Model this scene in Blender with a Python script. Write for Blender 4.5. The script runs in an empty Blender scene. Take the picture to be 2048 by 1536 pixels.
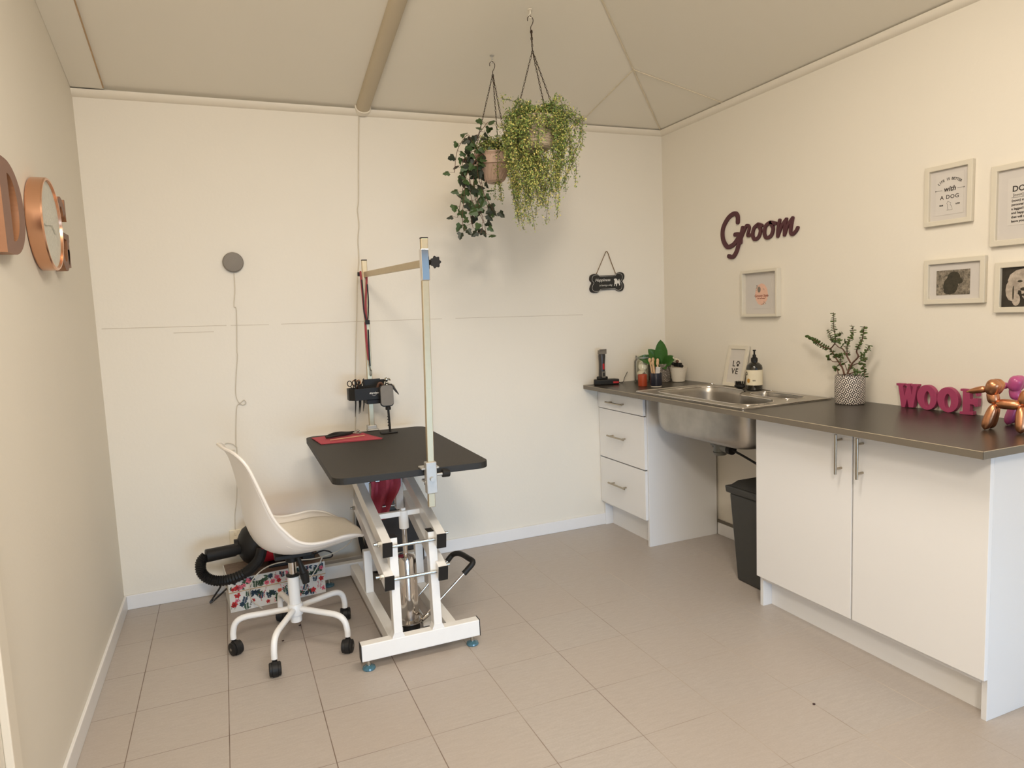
import bpy, bmesh, math, random
from math import sin, cos, pi, radians, sqrt, atan2
from mathutils import Vector, Matrix
from mathutils.geometry import tessellate_polygon
random.seed(7)
SC = bpy.context.scene
COL = SC.collection
V = Vector

# ------------------------------------------------------------------ camera
CAM_LOC = V((-2.64053, -3.70824, 1.36284))
CAM_ROT = Matrix(((0.9201284, 0.0782118, -0.3837274), (-0.3894326, 0.0793919, -0.9176269), (-0.0413044, 0.9937705, 0.1035090)))
FOC = 1367.19
cam_data = bpy.data.cameras.new('camera')
cam = bpy.data.objects.new('camera', cam_data)
COL.objects.link(cam)
cam.matrix_world = Matrix.Translation(CAM_LOC) @ CAM_ROT.to_4x4()
cam_data.sensor_width = 36.0
cam_data.lens = FOC / 2048 * 36.0
cam_data.clip_start = 0.02
SC.camera = cam
def on(px, py, **k):
    """point where the sight line through a photo pixel meets the plane x=, y= or z="""
    d = CAM_ROT @ V(((px - 1024) / FOC, -(py - 768) / FOC, -1.0))
    (a, v), = k.items()
    i = 'xyz'.index(a)
    return CAM_LOC + d * ((v - CAM_LOC[i]) / d[i])

# ------------------------------------------------------------------ light and exposure
w = bpy.data.worlds.new('world'); SC.world = w; w.use_nodes = True
w.node_tree.nodes['Background'].inputs[0].default_value = (0.80, 0.87, 1.0, 1)
w.node_tree.nodes['Background'].inputs[1].default_value = 0.0
def area(name, loc, target, sx, sy, power, col, spread=180):
    l = bpy.data.lights.new(name, 'AREA'); l.shape = 'RECTANGLE'; l.size = sx; l.size_y = sy
    l.energy = power; l.color = col; l.spread = radians(spread)
    o = bpy.data.objects.new(name, l); COL.objects.link(o)
    o.location = loc; o.rotation_euler = (V(target) - V(loc)).to_track_quat('-Z', 'Y').to_euler()
    return o
WARM, COOL = (1.0, 0.90, 0.78), (0.45, 0.70, 1.0)
area('window_lamp_key', (-2.75, -4.6, 2.62), (-3.0, -0.8, 1.1), .45, .45, 49, WARM)
area('warm_fill_overhead', (-1.7, -2.3, 2.72), (-1.7, -2.3, 0), 1.0, .3, 31, WARM)  # added warm fill below the ceiling, no fixture; evens out the room's brightness
area('daylight_door_low', (-1.5, -6.0, .5), (-1.5, 0, .0), 2.6, .8, 9.5, COOL, 50)
area('daylight_door', (-1.3, -6.0, 1.1), (-1.3, 0, 1.0), 2.0, 1.9, 10, COOL)
SC.view_settings.view_transform = 'Standard'
SC.view_settings.look = 'None'
SC.view_settings.gamma = 1.0
SC.view_settings.use_curve_mapping = False
SC.view_settings.exposure = 0.0

# ------------------------------------------------------------------ materials
def srgb(r, g, b):
    f = lambda c: (c / 255 / 12.92) if c / 255 <= 0.04045 else ((c / 255 + 0.055) / 1.055) ** 2.4
    return (f(r), f(g), f(b), 1)
class NT:
    def __init__(s, name):
        s.m = bpy.data.materials.new(name); s.m.use_nodes = True
        s.t = s.m.node_tree; s.b = s.t.nodes['Principled BSDF']
    def n(s, kind, **k):
        nd = s.t.nodes.new(kind)
        for a, v in k.items(): setattr(nd, a, v)
        return nd
    def l(s, a, b): s.t.links.new(a, b)
    def math(s, op, a, b=None, c=None):
        nd = s.n('ShaderNodeMath', operation=op)
        for i, v in enumerate((a, b, c)):
            if v is None: continue
            if isinstance(v, (int, float)): nd.inputs[i].default_value = v
            else: s.l(v, nd.inputs[i])
        return nd.outputs[0]
    def mix(s, f, a, b):
        nd = s.n('ShaderNodeMix', data_type='RGBA')
        for i, v in ((0, f), (6, a), (7, b)):
            if isinstance(v, (int, float)): nd.inputs[i].default_value = v
            elif isinstance(v, tuple): nd.inputs[i].default_value = v
            else: s.l(v, nd.inputs[i])
        return nd.outputs[2]
    def pos(s):
        return s.n('ShaderNodeTexCoord').outputs['Object']
    def noise(s, scale, detail=3, vec=None, rough=0.5):
        nd = s.n('ShaderNodeTexNoise'); nd.inputs['Scale'].default_value = scale
        nd.inputs['Detail'].default_value = detail; nd.inputs['Roughness'].default_value = rough
        s.l(vec if vec is not None else s.pos(), nd.inputs['Vector'])
        return nd.outputs['Fac']
    def bump(s, h, strength, dist=0.01):
        nd = s.n('ShaderNodeBump'); nd.inputs['Strength'].default_value = strength; nd.inputs['Distance'].default_value = dist
        s.l(h, nd.inputs['Height']); s.l(nd.outputs[0], s.b.inputs['Normal'])
def mat(name, rgb, rough=0.5, metal=0.0, nscale=40, namt=0.06, bump=0.0, bscale=None, spec=None, coat=0, trans=0, alpha=None, sheen=0):
    s = NT(name)
    c = srgb(*rgb)
    f = s.noise(nscale)
    d = tuple(min(1, x * (1 - namt)) for x in c[:3]) + (1,)
    e = tuple(min(1, x * (1 + namt)) for x in c[:3]) + (1,)
    s.l(s.mix(f, d, e), s.b.inputs['Base Color'])
    s.b.inputs['Roughness'].default_value = rough
    s.b.inputs['Metallic'].default_value = metal
    if spec is not None: s.b.inputs['Specular IOR Level'].default_value = spec
    if coat: s.b.inputs['Coat Weight'].default_value = coat
    if trans: s.b.inputs['Transmission Weight'].default_value = trans
    if bump: s.bump(s.noise(bscale or nscale * 3), bump, 0.004)
    return s.m
M = {}
M['wall'] = mat('wall_paint', (232, 225, 211), 0.62, nscale=2.2, namt=0.018, bump=0.12, bscale=60)
M['wall_left'] = mat('left_wall_paint', (230, 223, 209), 0.62, nscale=2.2, namt=0.02, bump=0.12, bscale=60)
M['ceil'] = mat('ceiling_paint', (240, 234, 220), 0.7, nscale=1.6, namt=0.02, bump=0.06, bscale=80)
M['trim'] = mat('trim_paint', (236, 228, 212), 0.35, nscale=6, namt=0.02)
M['skirt'] = mat('skirting_paint', (234, 232, 230), 0.4, nscale=8, namt=0.03)
M['seam'] = mat('wall_seam', (196, 184, 164), 0.8, nscale=30, namt=0.2)
M['seamc'] = mat('ceiling_seam', (225, 214, 190), 0.7, nscale=30, namt=0.15)
M['stain'] = mat('ceiling_strip_edge', (190, 160, 125), 0.8, nscale=30, namt=0.3)
M['lam'] = mat('white_laminate', (240, 240, 240), 0.38, nscale=3, namt=0.01)
M['lamw'] = mat('white_panel_edge', (232, 232, 232), 0.35, nscale=3, namt=0.01)
M['steelh'] = mat('brushed_handle', (176, 166, 150), 0.28, 1, nscale=120, namt=0.08)
M['white'] = mat('white_powder_coat', (240, 238, 234), 0.3, nscale=30, namt=0.02, coat=0.15)
M['shell'] = mat('white_chair_plastic', (238, 231, 222), 0.33, nscale=4, namt=0.01, coat=0.1)
M['pad'] = mat('cream_seat_pad', (238, 230, 216), 0.7, nscale=60, namt=0.04, bump=0.1, bscale=300)
M['black'] = mat('black_plastic', (32, 30, 28), 0.5, nscale=40, namt=0.15, spec=0.3)
M['blackm'] = mat('black_matte', (36, 34, 32), 0.75, nscale=60, namt=0.2)
M['chrome'] = mat('chrome', (215, 210, 205), 0.1, 1, nscale=10, namt=0.02)
M['alu'] = mat('brushed_aluminium', (196, 180, 150), 0.42, 1, nscale=60, namt=0.06)
M['cast'] = mat('cast_grey_metal', (185, 183, 178), 0.45, 0.6, nscale=60, namt=0.08)
M['zinc'] = mat('zinc_bolt', (190, 190, 185), 0.25, 1, nscale=60, namt=0.1)
M['rubber'] = mat('black_table_rubber', (44, 39, 33), 0.6, nscale=120, namt=0.1, bump=0.25, bscale=500)
M['rubbere'] = mat('black_edge_rubber', (34, 32, 29), 0.6, nscale=120, namt=0.1)
M['blueglass'] = mat('blue_foot_pad', (70, 110, 125), 0.2, nscale=30, namt=0.15, coat=0.4)
M['copper'] = mat('polished_copper', (222, 172, 140), 0.22, 1, nscale=6, namt=0.05)
M['wood'] = mat('pink_brown_letter_face', (132, 98, 82), 0.55, nscale=25, namt=0.08)
M['woodside'] = mat('tan_letter_side', (160, 112, 78), 0.5, nscale=25, namt=0.08)
M['plum'] = mat('plum_paint', (84, 45, 50), 0.6, nscale=30, namt=0.08)
M['magenta'] = mat('magenta_paint', (160, 62, 98), 0.5, nscale=40, namt=0.06)
M['pinkdog'] = mat('pink_glazed', (180, 80, 130), 0.3, nscale=20, namt=0.05, coat=0.3)
M['bronze'] = mat('copper_balloon_foil', (210, 150, 112), 0.34, 1, nscale=18, namt=0.18, bump=0.15, bscale=60)
M['frame'] = mat('white_frame', (216, 208, 190), 0.45, nscale=12, namt=0.03)
M['matt'] = mat('white_mount_board', (204, 198, 191), 0.8, nscale=40, namt=0.01)
M['paper'] = mat('print_paper', (208, 202, 194), 0.8, nscale=40, namt=0.01)
M['ink'] = mat('black_ink', (48, 40, 34), 0.7)
M['inkg'] = mat('grey_ink', (128, 118, 106), 0.7)
M['peach'] = mat('peach_print', (226, 184, 162), 0.8, nscale=60, namt=0.1)
M['rust'] = mat('rust_ink', (150, 84, 66), 0.8)
M['greydisc'] = mat('grey_speaker_fabric', (138, 131, 122), 0.8, nscale=300, namt=0.1)
M['cordw'] = mat('off_white_cord', (206, 196, 178), 0.5)
M['cordb'] = mat('black_cord', (30, 26, 24), 0.45)
M['red'] = mat('red_towel', (186, 74, 86), 0.8, nscale=150, namt=0.12, bump=0.3, bscale=300)
M['redgloss'] = mat('red_dryer_body', (176, 24, 38), 0.3, nscale=20, namt=0.05, coat=0.3)
M['leash'] = mat('dark_red_leash', (150, 48, 52), 0.6, nscale=200, namt=0.2)
M['bag'] = mat('dark_bag_fabric', (58, 55, 54), 0.75, nscale=30, namt=0.15, bump=0.3, bscale=90)
M['bagg'] = mat('black_gloss_bag', (36, 36, 32), 0.3, nscale=30, namt=0.15)
M['bin'] = mat('charcoal_bin_plastic', (58, 58, 56), 0.5, nscale=60, namt=0.06)
M['top'] = mat('dark_brown_laminate', (50, 44, 38), 0.3, nscale=180, namt=0.12, bump=0.05, bscale=500)
M['topedge'] = mat('taupe_edge_band', (112, 104, 92), 0.4, nscale=180, namt=0.05)
M['topline'] = mat('pale_edge_line', (190, 176, 150), 0.4)
M['terracotta'] = mat('terracotta_glass', (172, 74, 44), 0.3, nscale=40, namt=0.06, coat=0.3)
M['navy'] = mat('navy_glaze', (40, 40, 50), 0.3, nscale=40, namt=0.1, coat=0.3)
M['potgrey'] = mat('grey_dotted_pot', (128, 120, 110), 0.8, nscale=20)
M['cream'] = mat('cream_ceramic', (222, 212, 194), 0.55, nscale=30, namt=0.04, bump=0.6, bscale=140)
M['cotton'] = mat('cotton_pad', (236, 226, 208), 0.9, nscale=120, namt=0.04, bump=0.3, bscale=300)
M['woodpeg'] = mat('light_wood', (206, 168, 128), 0.6, nscale=60, namt=0.15)
M['leafbig'] = mat('glossy_green_leaf', (62, 104, 44), 0.4, nscale=60, namt=0.25)
M['leafA'] = mat('green_sprig', (98, 124, 60), 0.6, nscale=90, namt=0.3)
M['leafB'] = mat('lime_sprig', (158, 168, 88), 0.6, nscale=90, namt=0.25)
M['leafC'] = mat('yellow_sprig', (196, 184, 106), 0.6, nscale=90, namt=0.2)
M['ivy'] = mat('ivy_leaf', (58, 80, 40), 0.5, nscale=80, namt=0.3)
M['ivy2'] = mat('ivy_leaf_dark', (38, 46, 30), 0.5, nscale=80, namt=0.3)
M['jade'] = mat('jade_leaf', (74, 92, 42), 0.45, nscale=80, namt=0.25)
M['stem'] = mat('brown_stem', (92, 62, 46), 0.7, nscale=80, namt=0.2)
M['stemg'] = mat('dark_green_stem', (72, 74, 40), 0.7, nscale=80, namt=0.2)
M['soil'] = mat('dark_soil', (38, 28, 22), 0.95, nscale=120, namt=0.4, bump=0.6)
M['chain'] = mat('dark_chain', (66, 52, 40), 0.45, 0.7, nscale=60, namt=0.1)
M['wicker'] = mat('beige_plastic_basket', (196, 178, 152), 0.6, nscale=30, namt=0.05, bump=0.9, bscale=180)
M['wickerp'] = mat('pink_beige_pot', (188, 160, 140), 0.55, nscale=30, namt=0.05)
M['rope'] = mat('brown_rope', (112, 84, 48), 0.9, nscale=200, namt=0.3)
M['boneb'] = mat('bone_board_black', (44, 42, 38), 0.8, nscale=40, namt=0.1)
M['bonee'] = mat('bone_board_edge', (48, 34, 24), 0.7)
M['chalk'] = mat('chalk_white', (225, 220, 210), 0.8)
M['label'] = mat('cream_bottle_label', (226, 216, 190), 0.6)
M['amber'] = mat('dark_bottle', (34, 32, 26), 0.15, nscale=10, coat=0.4)
M['gold'] = mat('gold_label_mark', (190, 140, 60), 0.5)
M['greypanel'] = mat('grey_rounded_panel', (124, 116, 104), 0.5)
M['batten'] = mat('beige_batten', (196, 182, 156), 0.55, nscale=8, namt=0.02)
M['gunmetal'] = mat('gunmetal_clipper', (72, 68, 66), 0.35, 0.5, nscale=60, namt=0.15)
M['dred'] = mat('red_badge', (190, 40, 44), 0.5)
M['clockface'] = mat('patterned_clock_face', (214, 212, 200), 0.6, nscale=90, namt=0.1, bump=1.0, bscale=90)
M['outlet'] = mat('outlet_plastic', (232, 222, 200), 0.4)
M['pvc'] = mat('grey_pvc', (112, 112, 106), 0.4, nscale=40, namt=0.1)
M['crumb'] = mat('dark_crumb', (50, 20, 22), 0.7)
M['flr'] = mat('flower_red', (196, 44, 46), 0.7); M['flo'] = mat('flower_orange', (214, 92, 60), 0.7)
M['flp'] = mat('flower_pink', (226, 110, 130), 0.7); M['flg'] = mat('leaf_print_green', (58, 84, 60), 0.7)
M['fln'] = mat('leaf_print_navy', (44, 66, 84), 0.7); M['flk'] = mat('stem_print_dark', (60, 50, 44), 0.7)
M['boxw'] = mat('white_print_paper', (226, 222, 214), 0.6); M['boxy'] = mat('tan_box_edge', (196, 160, 110), 0.7)
M['earth'] = mat('brown_box_top', (120, 100, 84), 0.7, nscale=50, namt=0.4)

def glass_mat():
    s = NT('clear_glass')
    tr = s.n('ShaderNodeBsdfTransparent'); tr.inputs[0].default_value = (0.975, 0.985, 0.96, 1)
    gl = s.n('ShaderNodeBsdfGlossy'); gl.inputs['Roughness'].default_value = 0.04
    fr = s.n('ShaderNodeFresnel'); fr.inputs[0].default_value = 1.3
    mx = s.n('ShaderNodeMixShader'); s.l(s.math('MULTIPLY_ADD', fr.outputs[0], 0.8, 0.03), mx.inputs[0]); s.l(tr.outputs[0], mx.inputs[1]); s.l(gl.outputs[0], mx.inputs[2])
    s.l(mx.outputs[0], s.t.nodes['Material Output'].inputs['Surface'])
    return s.m
M['glass'] = glass_mat()
def steel_mat():
    s = NT('sink_steel'); b = s.b
    f = s.noise(9, 4); g = s.noise(260, 2)
    c = s.mix(f, srgb(140, 134, 126), srgb(205, 200, 192)); s.l(c, b.inputs['Base Color'])
    b.inputs['Metallic'].default_value = 0.95
    s.l(s.math('MULTIPLY_ADD', f, 0.25, 0.22), b.inputs['Roughness'])
    s.bump(g, 0.05, 0.002)
    return s.m
M['steel'] = steel_mat()
def floor_mat():
    s = NT('beige_floor_tiles'); b = s.b
    sep = s.n('ShaderNodeSeparateXYZ'); s.l(s.pos(), sep.inputs[0])
    X, Y = sep.outputs[0], sep.outputs[1]
    S = 0.3058
    u = s.math('DIVIDE', s.math('ADD', X, 3.0303), S); v = s.math('DIVIDE', s.math('ADD', Y, 1.9526), S)
    def edge(q):
        fr = s.math('FRACT', q)
        return s.math('MINIMUM', fr, s.math('SUBTRACT', 1.0, fr))
    eu, ev = edge(u), edge(v)
    gx = s.math('LESS_THAN', eu, 0.0052); gy = s.math('LESS_THAN', ev, 0.0046)
    g = s.math('MAXIMUM', gx, s.math('MULTIPLY', gy, 0.7))
    comb = s.n('ShaderNodeCombineXYZ'); s.l(s.math('FLOOR', u), comb.inputs[0]); s.l(s.math('FLOOR', v), comb.inputs[1])
    wn = s.n('ShaderNodeTexWhiteNoise'); s.l(comb.outputs[0], wn.inputs['Vector'])
    # fine streaks that run across the room
    mp = s.n('ShaderNodeMapping'); s.l(s.pos(), mp.inputs[0]); mp.inputs['Scale'].default_value = (18, 85, 1); mp.inputs['Rotation'].default_value = (0, 0, 0.12)
    st = s.noise(1.0, 4, mp.outputs[0], 0.7)
    bl = s.noise(2.6, 4)
    fine = s.noise(160, 2)
    base = s.mix(s.math('MULTIPLY_ADD', st, 1.5, -0.25), srgb(172, 165, 159), srgb(196, 190, 184))
    base = s.mix(s.math('MULTIPLY_ADD', bl, 0.8, -0.2), base, srgb(184, 172, 161))
    base = s.mix(s.math('MULTIPLY', fine, 0.55), base, srgb(164, 150, 138))
    base = s.mix(s.math('MULTIPLY', wn.outputs['Value'], 0.22), base, srgb(180, 164, 150))
    # grout: brown with dirt near the left side, pale and barely visible on the right
    gn = s.math('ADD', s.math('MULTIPLY_ADD', s.noise(3.0, 3), 1.6, -0.8), s.math('MULTIPLY_ADD', X, 0.45, 1.02))
    gr = s.n('ShaderNodeClamp'); s.l(gn, gr.inputs[0])
    grout = s.mix(gr.outputs[0], srgb(98, 76, 60), srgb(205, 192, 176))
    fade = s.math('MULTIPLY', g, s.math('MULTIPLY_ADD', s.noise(5.0, 2), 0.9, 0.35))
    cl = s.n('ShaderNodeClamp'); s.l(fade, cl.inputs[0])
    s.l(s.mix(cl.outputs[0], base, grout), b.inputs['Base Color'])
    b.inputs['Roughness'].default_value = 0.42
    h = s.math('SUBTRACT', s.math('MULTIPLY', st, 0.35), g)
    s.bump(h, 0.25, 0.0015)
    return s.m
M['floor'] = floor_mat()
def pot_mat():
    s = NT('black_white_ornament_glaze'); b = s.b
    sep = s.n('ShaderNodeSeparateXYZ'); s.l(s.pos(), sep.inputs[0])
    th = s.math('ARCTAN2', sep.outputs[1], sep.outputs[0])
    a = s.math('MULTIPLY', th, 12.0); z = s.math('MULTIPLY', sep.outputs[2], 2 * pi / 0.042)
    p = s.math('ADD', s.math('MULTIPLY', s.math('COSINE', a), s.math('COSINE', z)), s.math('MULTIPLY', s.math('SINE', s.math('MULTIPLY', a, 2)), s.math('MULTIPLY', s.math('SINE', s.math('MULTIPLY', z, 2)), 0.6)))
    q = s.math('SINE', s.math('MULTIPLY', p, 3.6))
    t = s.math('GREATER_THAN', q, 0.12)
    s.l(s.mix(t, srgb(58, 52, 48), srgb(226, 216, 204)), b.inputs['Base Color'])
    b.inputs['Roughness'].default_value = 0.5
    return s.m
M['ornament'] = pot_mat()
def dots_mat():
    s = NT('woven_grey_pot'); b = s.b
    vo = s.n('ShaderNodeTexVoronoi'); vo.inputs['Scale'].default_value = 130; s.l(s.pos(), vo.inputs['Vector'])
    t = s.math('LESS_THAN', vo.outputs['Distance'], 0.32)
    s.l(s.mix(t, srgb(120, 110, 98), srgb(196, 184, 168)), b.inputs['Base Color']); b.inputs['Roughness'].default_value = 0.8
    return s.m
M['dots'] = dots_mat()
def photo_mat(name, lo, hi, sc):
    s = NT(name); b = s.b
    f = s.noise(sc, 6, None, 0.75)
    r = s.n('ShaderNodeMapRange'); s.l(f, r.inputs[0]); r.inputs[1].default_value = 0.35; r.inputs[2].default_value = 0.65
    s.l(s.mix(r.outputs[0], srgb(*lo), srgb(*hi)), b.inputs['Base Color']); b.inputs['Roughness'].default_value = 0.35
    return s.m
M['grass'] = photo_mat('grey_grass_photo', (62, 56, 46), (160, 148, 130), 70)
M['fur'] = photo_mat('dark_fur_photo', (46, 42, 32), (66, 60, 46), 60)
M['pale'] = photo_mat('pale_fur_photo', (150, 138, 124), (196, 182, 166), 45)
M['darkp'] = photo_mat('dark_photo_ground', (40, 36, 30), (58, 52, 44), 20)

# ------------------------------------------------------------------ mesh builder
class MB:
    def __init__(s): s.v = []; s.f = []; s.m = []
    def add(s, vs, fs, mi=0):
        o = len(s.v); s.v += [tuple(p) for p in vs]; s.f += [tuple(i + o for i in f) for f in fs]; s.m += [mi] * len(fs)
        return s
    def box(s, a, b, mi=0, R=None, c=None):
        x0, x1 = sorted((a[0], b[0])); y0, y1 = sorted((a[1], b[1])); z0, z1 = sorted((a[2], b[2]))
        vs = [V(p) for p in ((x0, y0, z0), (x1, y0, z0), (x1, y1, z0), (x0, y1, z0), (x0, y0, z1), (x1, y0, z1), (x1, y1, z1), (x0, y1, z1))]
        if R is not None:
            c = V(c) if c is not None else (V(a) + V(b)) / 2
            vs = [c + R @ (p - c) for p in vs]
        return s.add(vs, [(0, 3, 2, 1), (4, 5, 6, 7), (0, 1, 5, 4), (1, 2, 6, 5), (2, 3, 7, 6), (3, 0, 4, 7)], mi)
    def beam(s, p, q, w, h, mi=0, up=(0, 0, 1), caps=True):
        p, q = V(p), V(q); d = (q - p).normalized(); r = d.cross(V(up)).normalized(); u = r.cross(d)
        vs = [c + r * a * w / 2 + u * b * h / 2 for c in (p, q) for a, b in ((-1, -1), (1, -1), (1, 1), (-1, 1))]
        return s.add(vs, [(0, 1, 2, 3), (7, 6, 5, 4), (0, 4, 5, 1), (1, 5, 6, 2), (2, 6, 7, 3), (3, 7, 4, 0)], mi)
    def tube(s, path, r, seg=8, mi=0, closed=False, cap=True):
        path = [V(p) for p in path]; n = len(path)
        rs = r if isinstance(r, (list, tuple)) else [r] * n
        vs = []; prev = None
        for i, p in enumerate(path):
            if closed: t = path[(i + 1) % n] - path[i - 1]
            else: t = path[min(i + 1, n - 1)] - path[max(i - 1, 0)]
            t = t.normalized() if t.length > 1e-9 else V((0, 0, 1))
            if prev is None:
                a = V((0, 0, 1)) if abs(t.z) < 0.9 else V((1, 0, 0))
                u = t.cross(a).normalized()
            else:
                u = (prev - t * prev.dot(t)); u = u.normalized() if u.length > 1e-6 else t.orthogonal().normalized()
            prev = u; w_ = t.cross(u)
            for k in range(seg):
                a = 2 * pi * k / seg
                vs.append(p + (u * cos(a) + w_ * sin(a)) * rs[i])
        fs = []
        m = n if closed else n - 1
        for i in range(m):
            j = (i + 1) % n
            for k in range(seg):
                l = (k + 1) % seg
                fs.append((i * seg + k, i * seg + l, j * seg + l, j * seg + k))
        if not closed and cap:
            fs.append(tuple(range(seg))[::-1]); fs.append(tuple((n - 1) * seg + k for k in range(seg)))
        return s.add(vs, fs, mi)
    def cyl(s, p, q, r, r2=None, seg=24, mi=0): return s.tube([p, q], [r, r if r2 is None else r2], seg, mi)
    def lathe(s, prof, c, seg=32, mi=0, axis=None, sq=1.0):
        """prof: (radius, height) pairs about the axis (default z) at c"""
        ax = V(axis).normalized() if axis else V((0, 0, 1)); u = ax.orthogonal().normalized() if axis else V((1, 0, 0)); w_ = ax.cross(u)
        c = V(c); vs = []
        for r, h in prof:
            for k in range(seg):
                a = 2 * pi * k / seg
                vs.append(c + ax * h + (u * cos(a) + w_ * sin(a) * sq) * max(r, 1e-5))
        fs = []
        for i in range(len(prof) - 1):
            for k in range(seg):
                l = (k + 1) % seg
                fs.append((i * seg + k, i * seg + l, (i + 1) * seg + l, (i + 1) * seg + k))
        return s.add(vs, fs, mi)
    def ell(s, c, r, seg=16, rings=10, mi=0, R=None):
        c = V(c); r = (r, r, r) if isinstance(r, (int, float)) else r; vs = []; fs = []
        for i in range(rings + 1):
            t = pi * i / rings
            for k in range(seg):
                a = 2 * pi * k / seg
                p = V((sin(t) * cos(a) * r[0], sin(t) * sin(a) * r[1], cos(t) * r[2]))
                vs.append(c + (R @ p if R is not None else p))
        for i in range(rings):
            for k in range(seg):
                l = (k + 1) % seg
                fs.append((i * seg + k, (i + 1) * seg + k, (i + 1) * seg + l, i * seg + l))
        return s.add(vs, fs, mi)
    def prism(s, pts, d, mi=0, side=None, holes=()):
        """3D planar outline (list of points), extruded by vector d; holes are outlines too"""
        loops = [[V(p) for p in pts]] + [[V(p) for p in h] for h in holes]; d = V(d)
        tris = tessellate_polygon(loops); flat = [p for l in loops for p in l]; n = len(flat)
        side = mi if side is None else side
        s.add(flat + [p + d for p in flat], [tuple(t) for t in tris] + [tuple(i + n for i in reversed(t)) for t in tris], mi)
        o = len(s.v) - 2 * n; k = 0
        for l in loops:
            m = len(l)
            for i in range(m):
                j = (i + 1) % m
                s.f.append((o + k + i, o + k + j, o + n + k + j, o + n + k + i)); s.m.append(side)
            k += m
        return s
    def ribbon(s, pts, wd, d, mi=0, n=6, side=None):
        """stroke of width wd along planar points, extruded by d, with round ends"""
        pts = smooth(pts, n); nrm = V(d).normalized(); N = len(pts); L = []; Rr = []
        ws = wd if isinstance(wd, (list, tuple)) else [wd] * 2
        for i, p in enumerate(pts):
            t = (pts[min(i + 1, N - 1)] - pts[max(i - 1, 0)]).normalized(); q = nrm.cross(t)
            w_ = ws[0] + (ws[-1] - ws[0]) * i / (N - 1)
            L.append(p + q * w_ / 2); Rr.append(p - q * w_ / 2)
        def capp(p, a, b):
            c = (a + b) / 2; e = (a - c); f = (nrm.cross(e)); return [c + e * cos(t) + f * sin(t) for t in (pi * k / 6 for k in range(1, 6))]
        s0 = len(s.v)
        cols = []
        vs = []; fs = []
        for a, b in zip(L, Rr): vs += [a, b, a + V(d), b + V(d)]
        for i in range(N - 1):
            o = 4 * i
            fs += [(o, o + 4, o + 5, o + 1), (o + 2, o + 3, o + 7, o + 6), (o, o + 2, o + 6, o + 4), (o + 1, o + 5, o + 7, o + 3)]
        s.add(vs, fs, mi)
        for (a, b) in ((L[0], Rr[0]), (Rr[-1], L[-1])):
            arc = [a] + capp(None, a, b) + [b]
            m = len(arc); s.add(arc + [p + V(d) for p in arc], [tuple(range(m)), tuple(range(2 * m - 1, m - 1, -1))] + [(i, i + m, i + m + 1, i + 1) for i in range(m - 1)], mi)
        return s
    def build(s, name, mats, parent=None, sm=False, bev=0, seg=2, ang=35, sub=0, solid=0):
        me = bpy.data.meshes.new(name)
        off = wl(parent) if parent is not None else V((0, 0, 0))
        me.from_pydata([tuple(V(p) - off) for p in s.v], [], s.f)
        if not isinstance(mats, (list, tuple)): mats = [mats]
        for m in mats: me.materials.append(M[m] if isinstance(m, str) else m)
        me.polygons.foreach_set('material_index', s.m)
        bm = bmesh.new(); bm.from_mesh(me)
        bmesh.ops.remove_doubles(bm, verts=bm.verts, dist=1e-5)
        bmesh.ops.recalc_face_normals(bm, faces=bm.faces); bm.to_mesh(me); bm.free()
        o = bpy.data.objects.new(name, me); COL.objects.link(o)
        if parent is not None: o.parent = parent
        if sm:
            me.polygons.foreach_set('use_smooth', [True] * len(me.polygons))
            try: me.set_sharp_from_angle(angle=radians(ang))
            except Exception: pass
        if solid:
            md = o.modifiers.new('s', 'SOLIDIFY'); md.thickness = solid; md.offset = 0
        if bev:
            md = o.modifiers.new('b', 'BEVEL'); md.width = bev; md.segments = seg; md.limit_method = 'ANGLE'; md.angle_limit = radians(40)
        if sub:
            md = o.modifiers.new('u', 'SUBSURF'); md.levels = sub; md.render_levels = sub
        return o
def wl(o):
    p = V((0, 0, 0))
    while o is not None: p = p + V(o.location); o = o.parent
    return p
def smooth(pts, n=6, closed=False):
    P = [V(p) for p in pts]; N = len(P); out = []
    if N < 3 and not closed: return P
    for i in range(N if closed else N - 1):
        if closed: a, b, c, d = P[i - 1], P[i], P[(i + 1) % N], P[(i + 2) % N]
        else: a, b, c, d = P[max(i - 1, 0)], P[i], P[i + 1], P[min(i + 2, N - 1)]
        for k in range(n):
            t = k / n
            out.append(0.5 * ((2 * b) + (c - a) * t + (2 * a - 5 * b + 4 * c - d) * t * t + (3 * b - a - 3 * c + d) * t ** 3))
    if not closed: out.append(P[-1])
    return out
def tag(o, label=None, cat=None, group=None, kind=None):
    if label: o['label'] = label
    if cat: o['category'] = cat
    if group: o['group'] = group
    if kind: o['kind'] = kind
    return o
def thing(name, loc, label, cat, group=None):
    o = bpy.data.objects.new(name, None); COL.objects.link(o); o.location = loc; o.empty_display_size = 0.05
    return tag(o, label, cat, group)
def struct(o): return tag(o, kind='structure')
def text(parts, s, size, org, right, up, bold=0.0, align='CENTER', shear=0, space=1.0):
    """append the glyph outlines of a string to an MB"""
    c = bpy.data.curves.new('t', 'FONT'); c.body = s; c.size = size; c.align_x = align; c.extrude = 0.0002; c.offset = bold; c.shear = shear; c.space_character = space
    c.resolution_u = 3
    o = bpy.data.objects.new('t', c); COL.objects.link(o)
    dg = bpy.context.evaluated_depsgraph_get(); me = bpy.data.meshes.new_from_object(o.evaluated_get(dg))
    right, up = V(right).normalized(), V(up).normalized(); nrm = right.cross(up)
    parts.add([V(org) + right * v.co.x + up * v.co.y + nrm * v.co.z for v in me.vertices], [tuple(p.vertices) for p in me.polygons])
    bpy.data.objects.remove(o); bpy.data.curves.remove(c); bpy.data.meshes.remove(me)
RW = dict(right=(0, -1, 0), up=(0, 0, 1))   # reading direction on the right wall
BW = dict(right=(1, 0, 0), up=(0, 0, 1))    # and on the back wall

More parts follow.
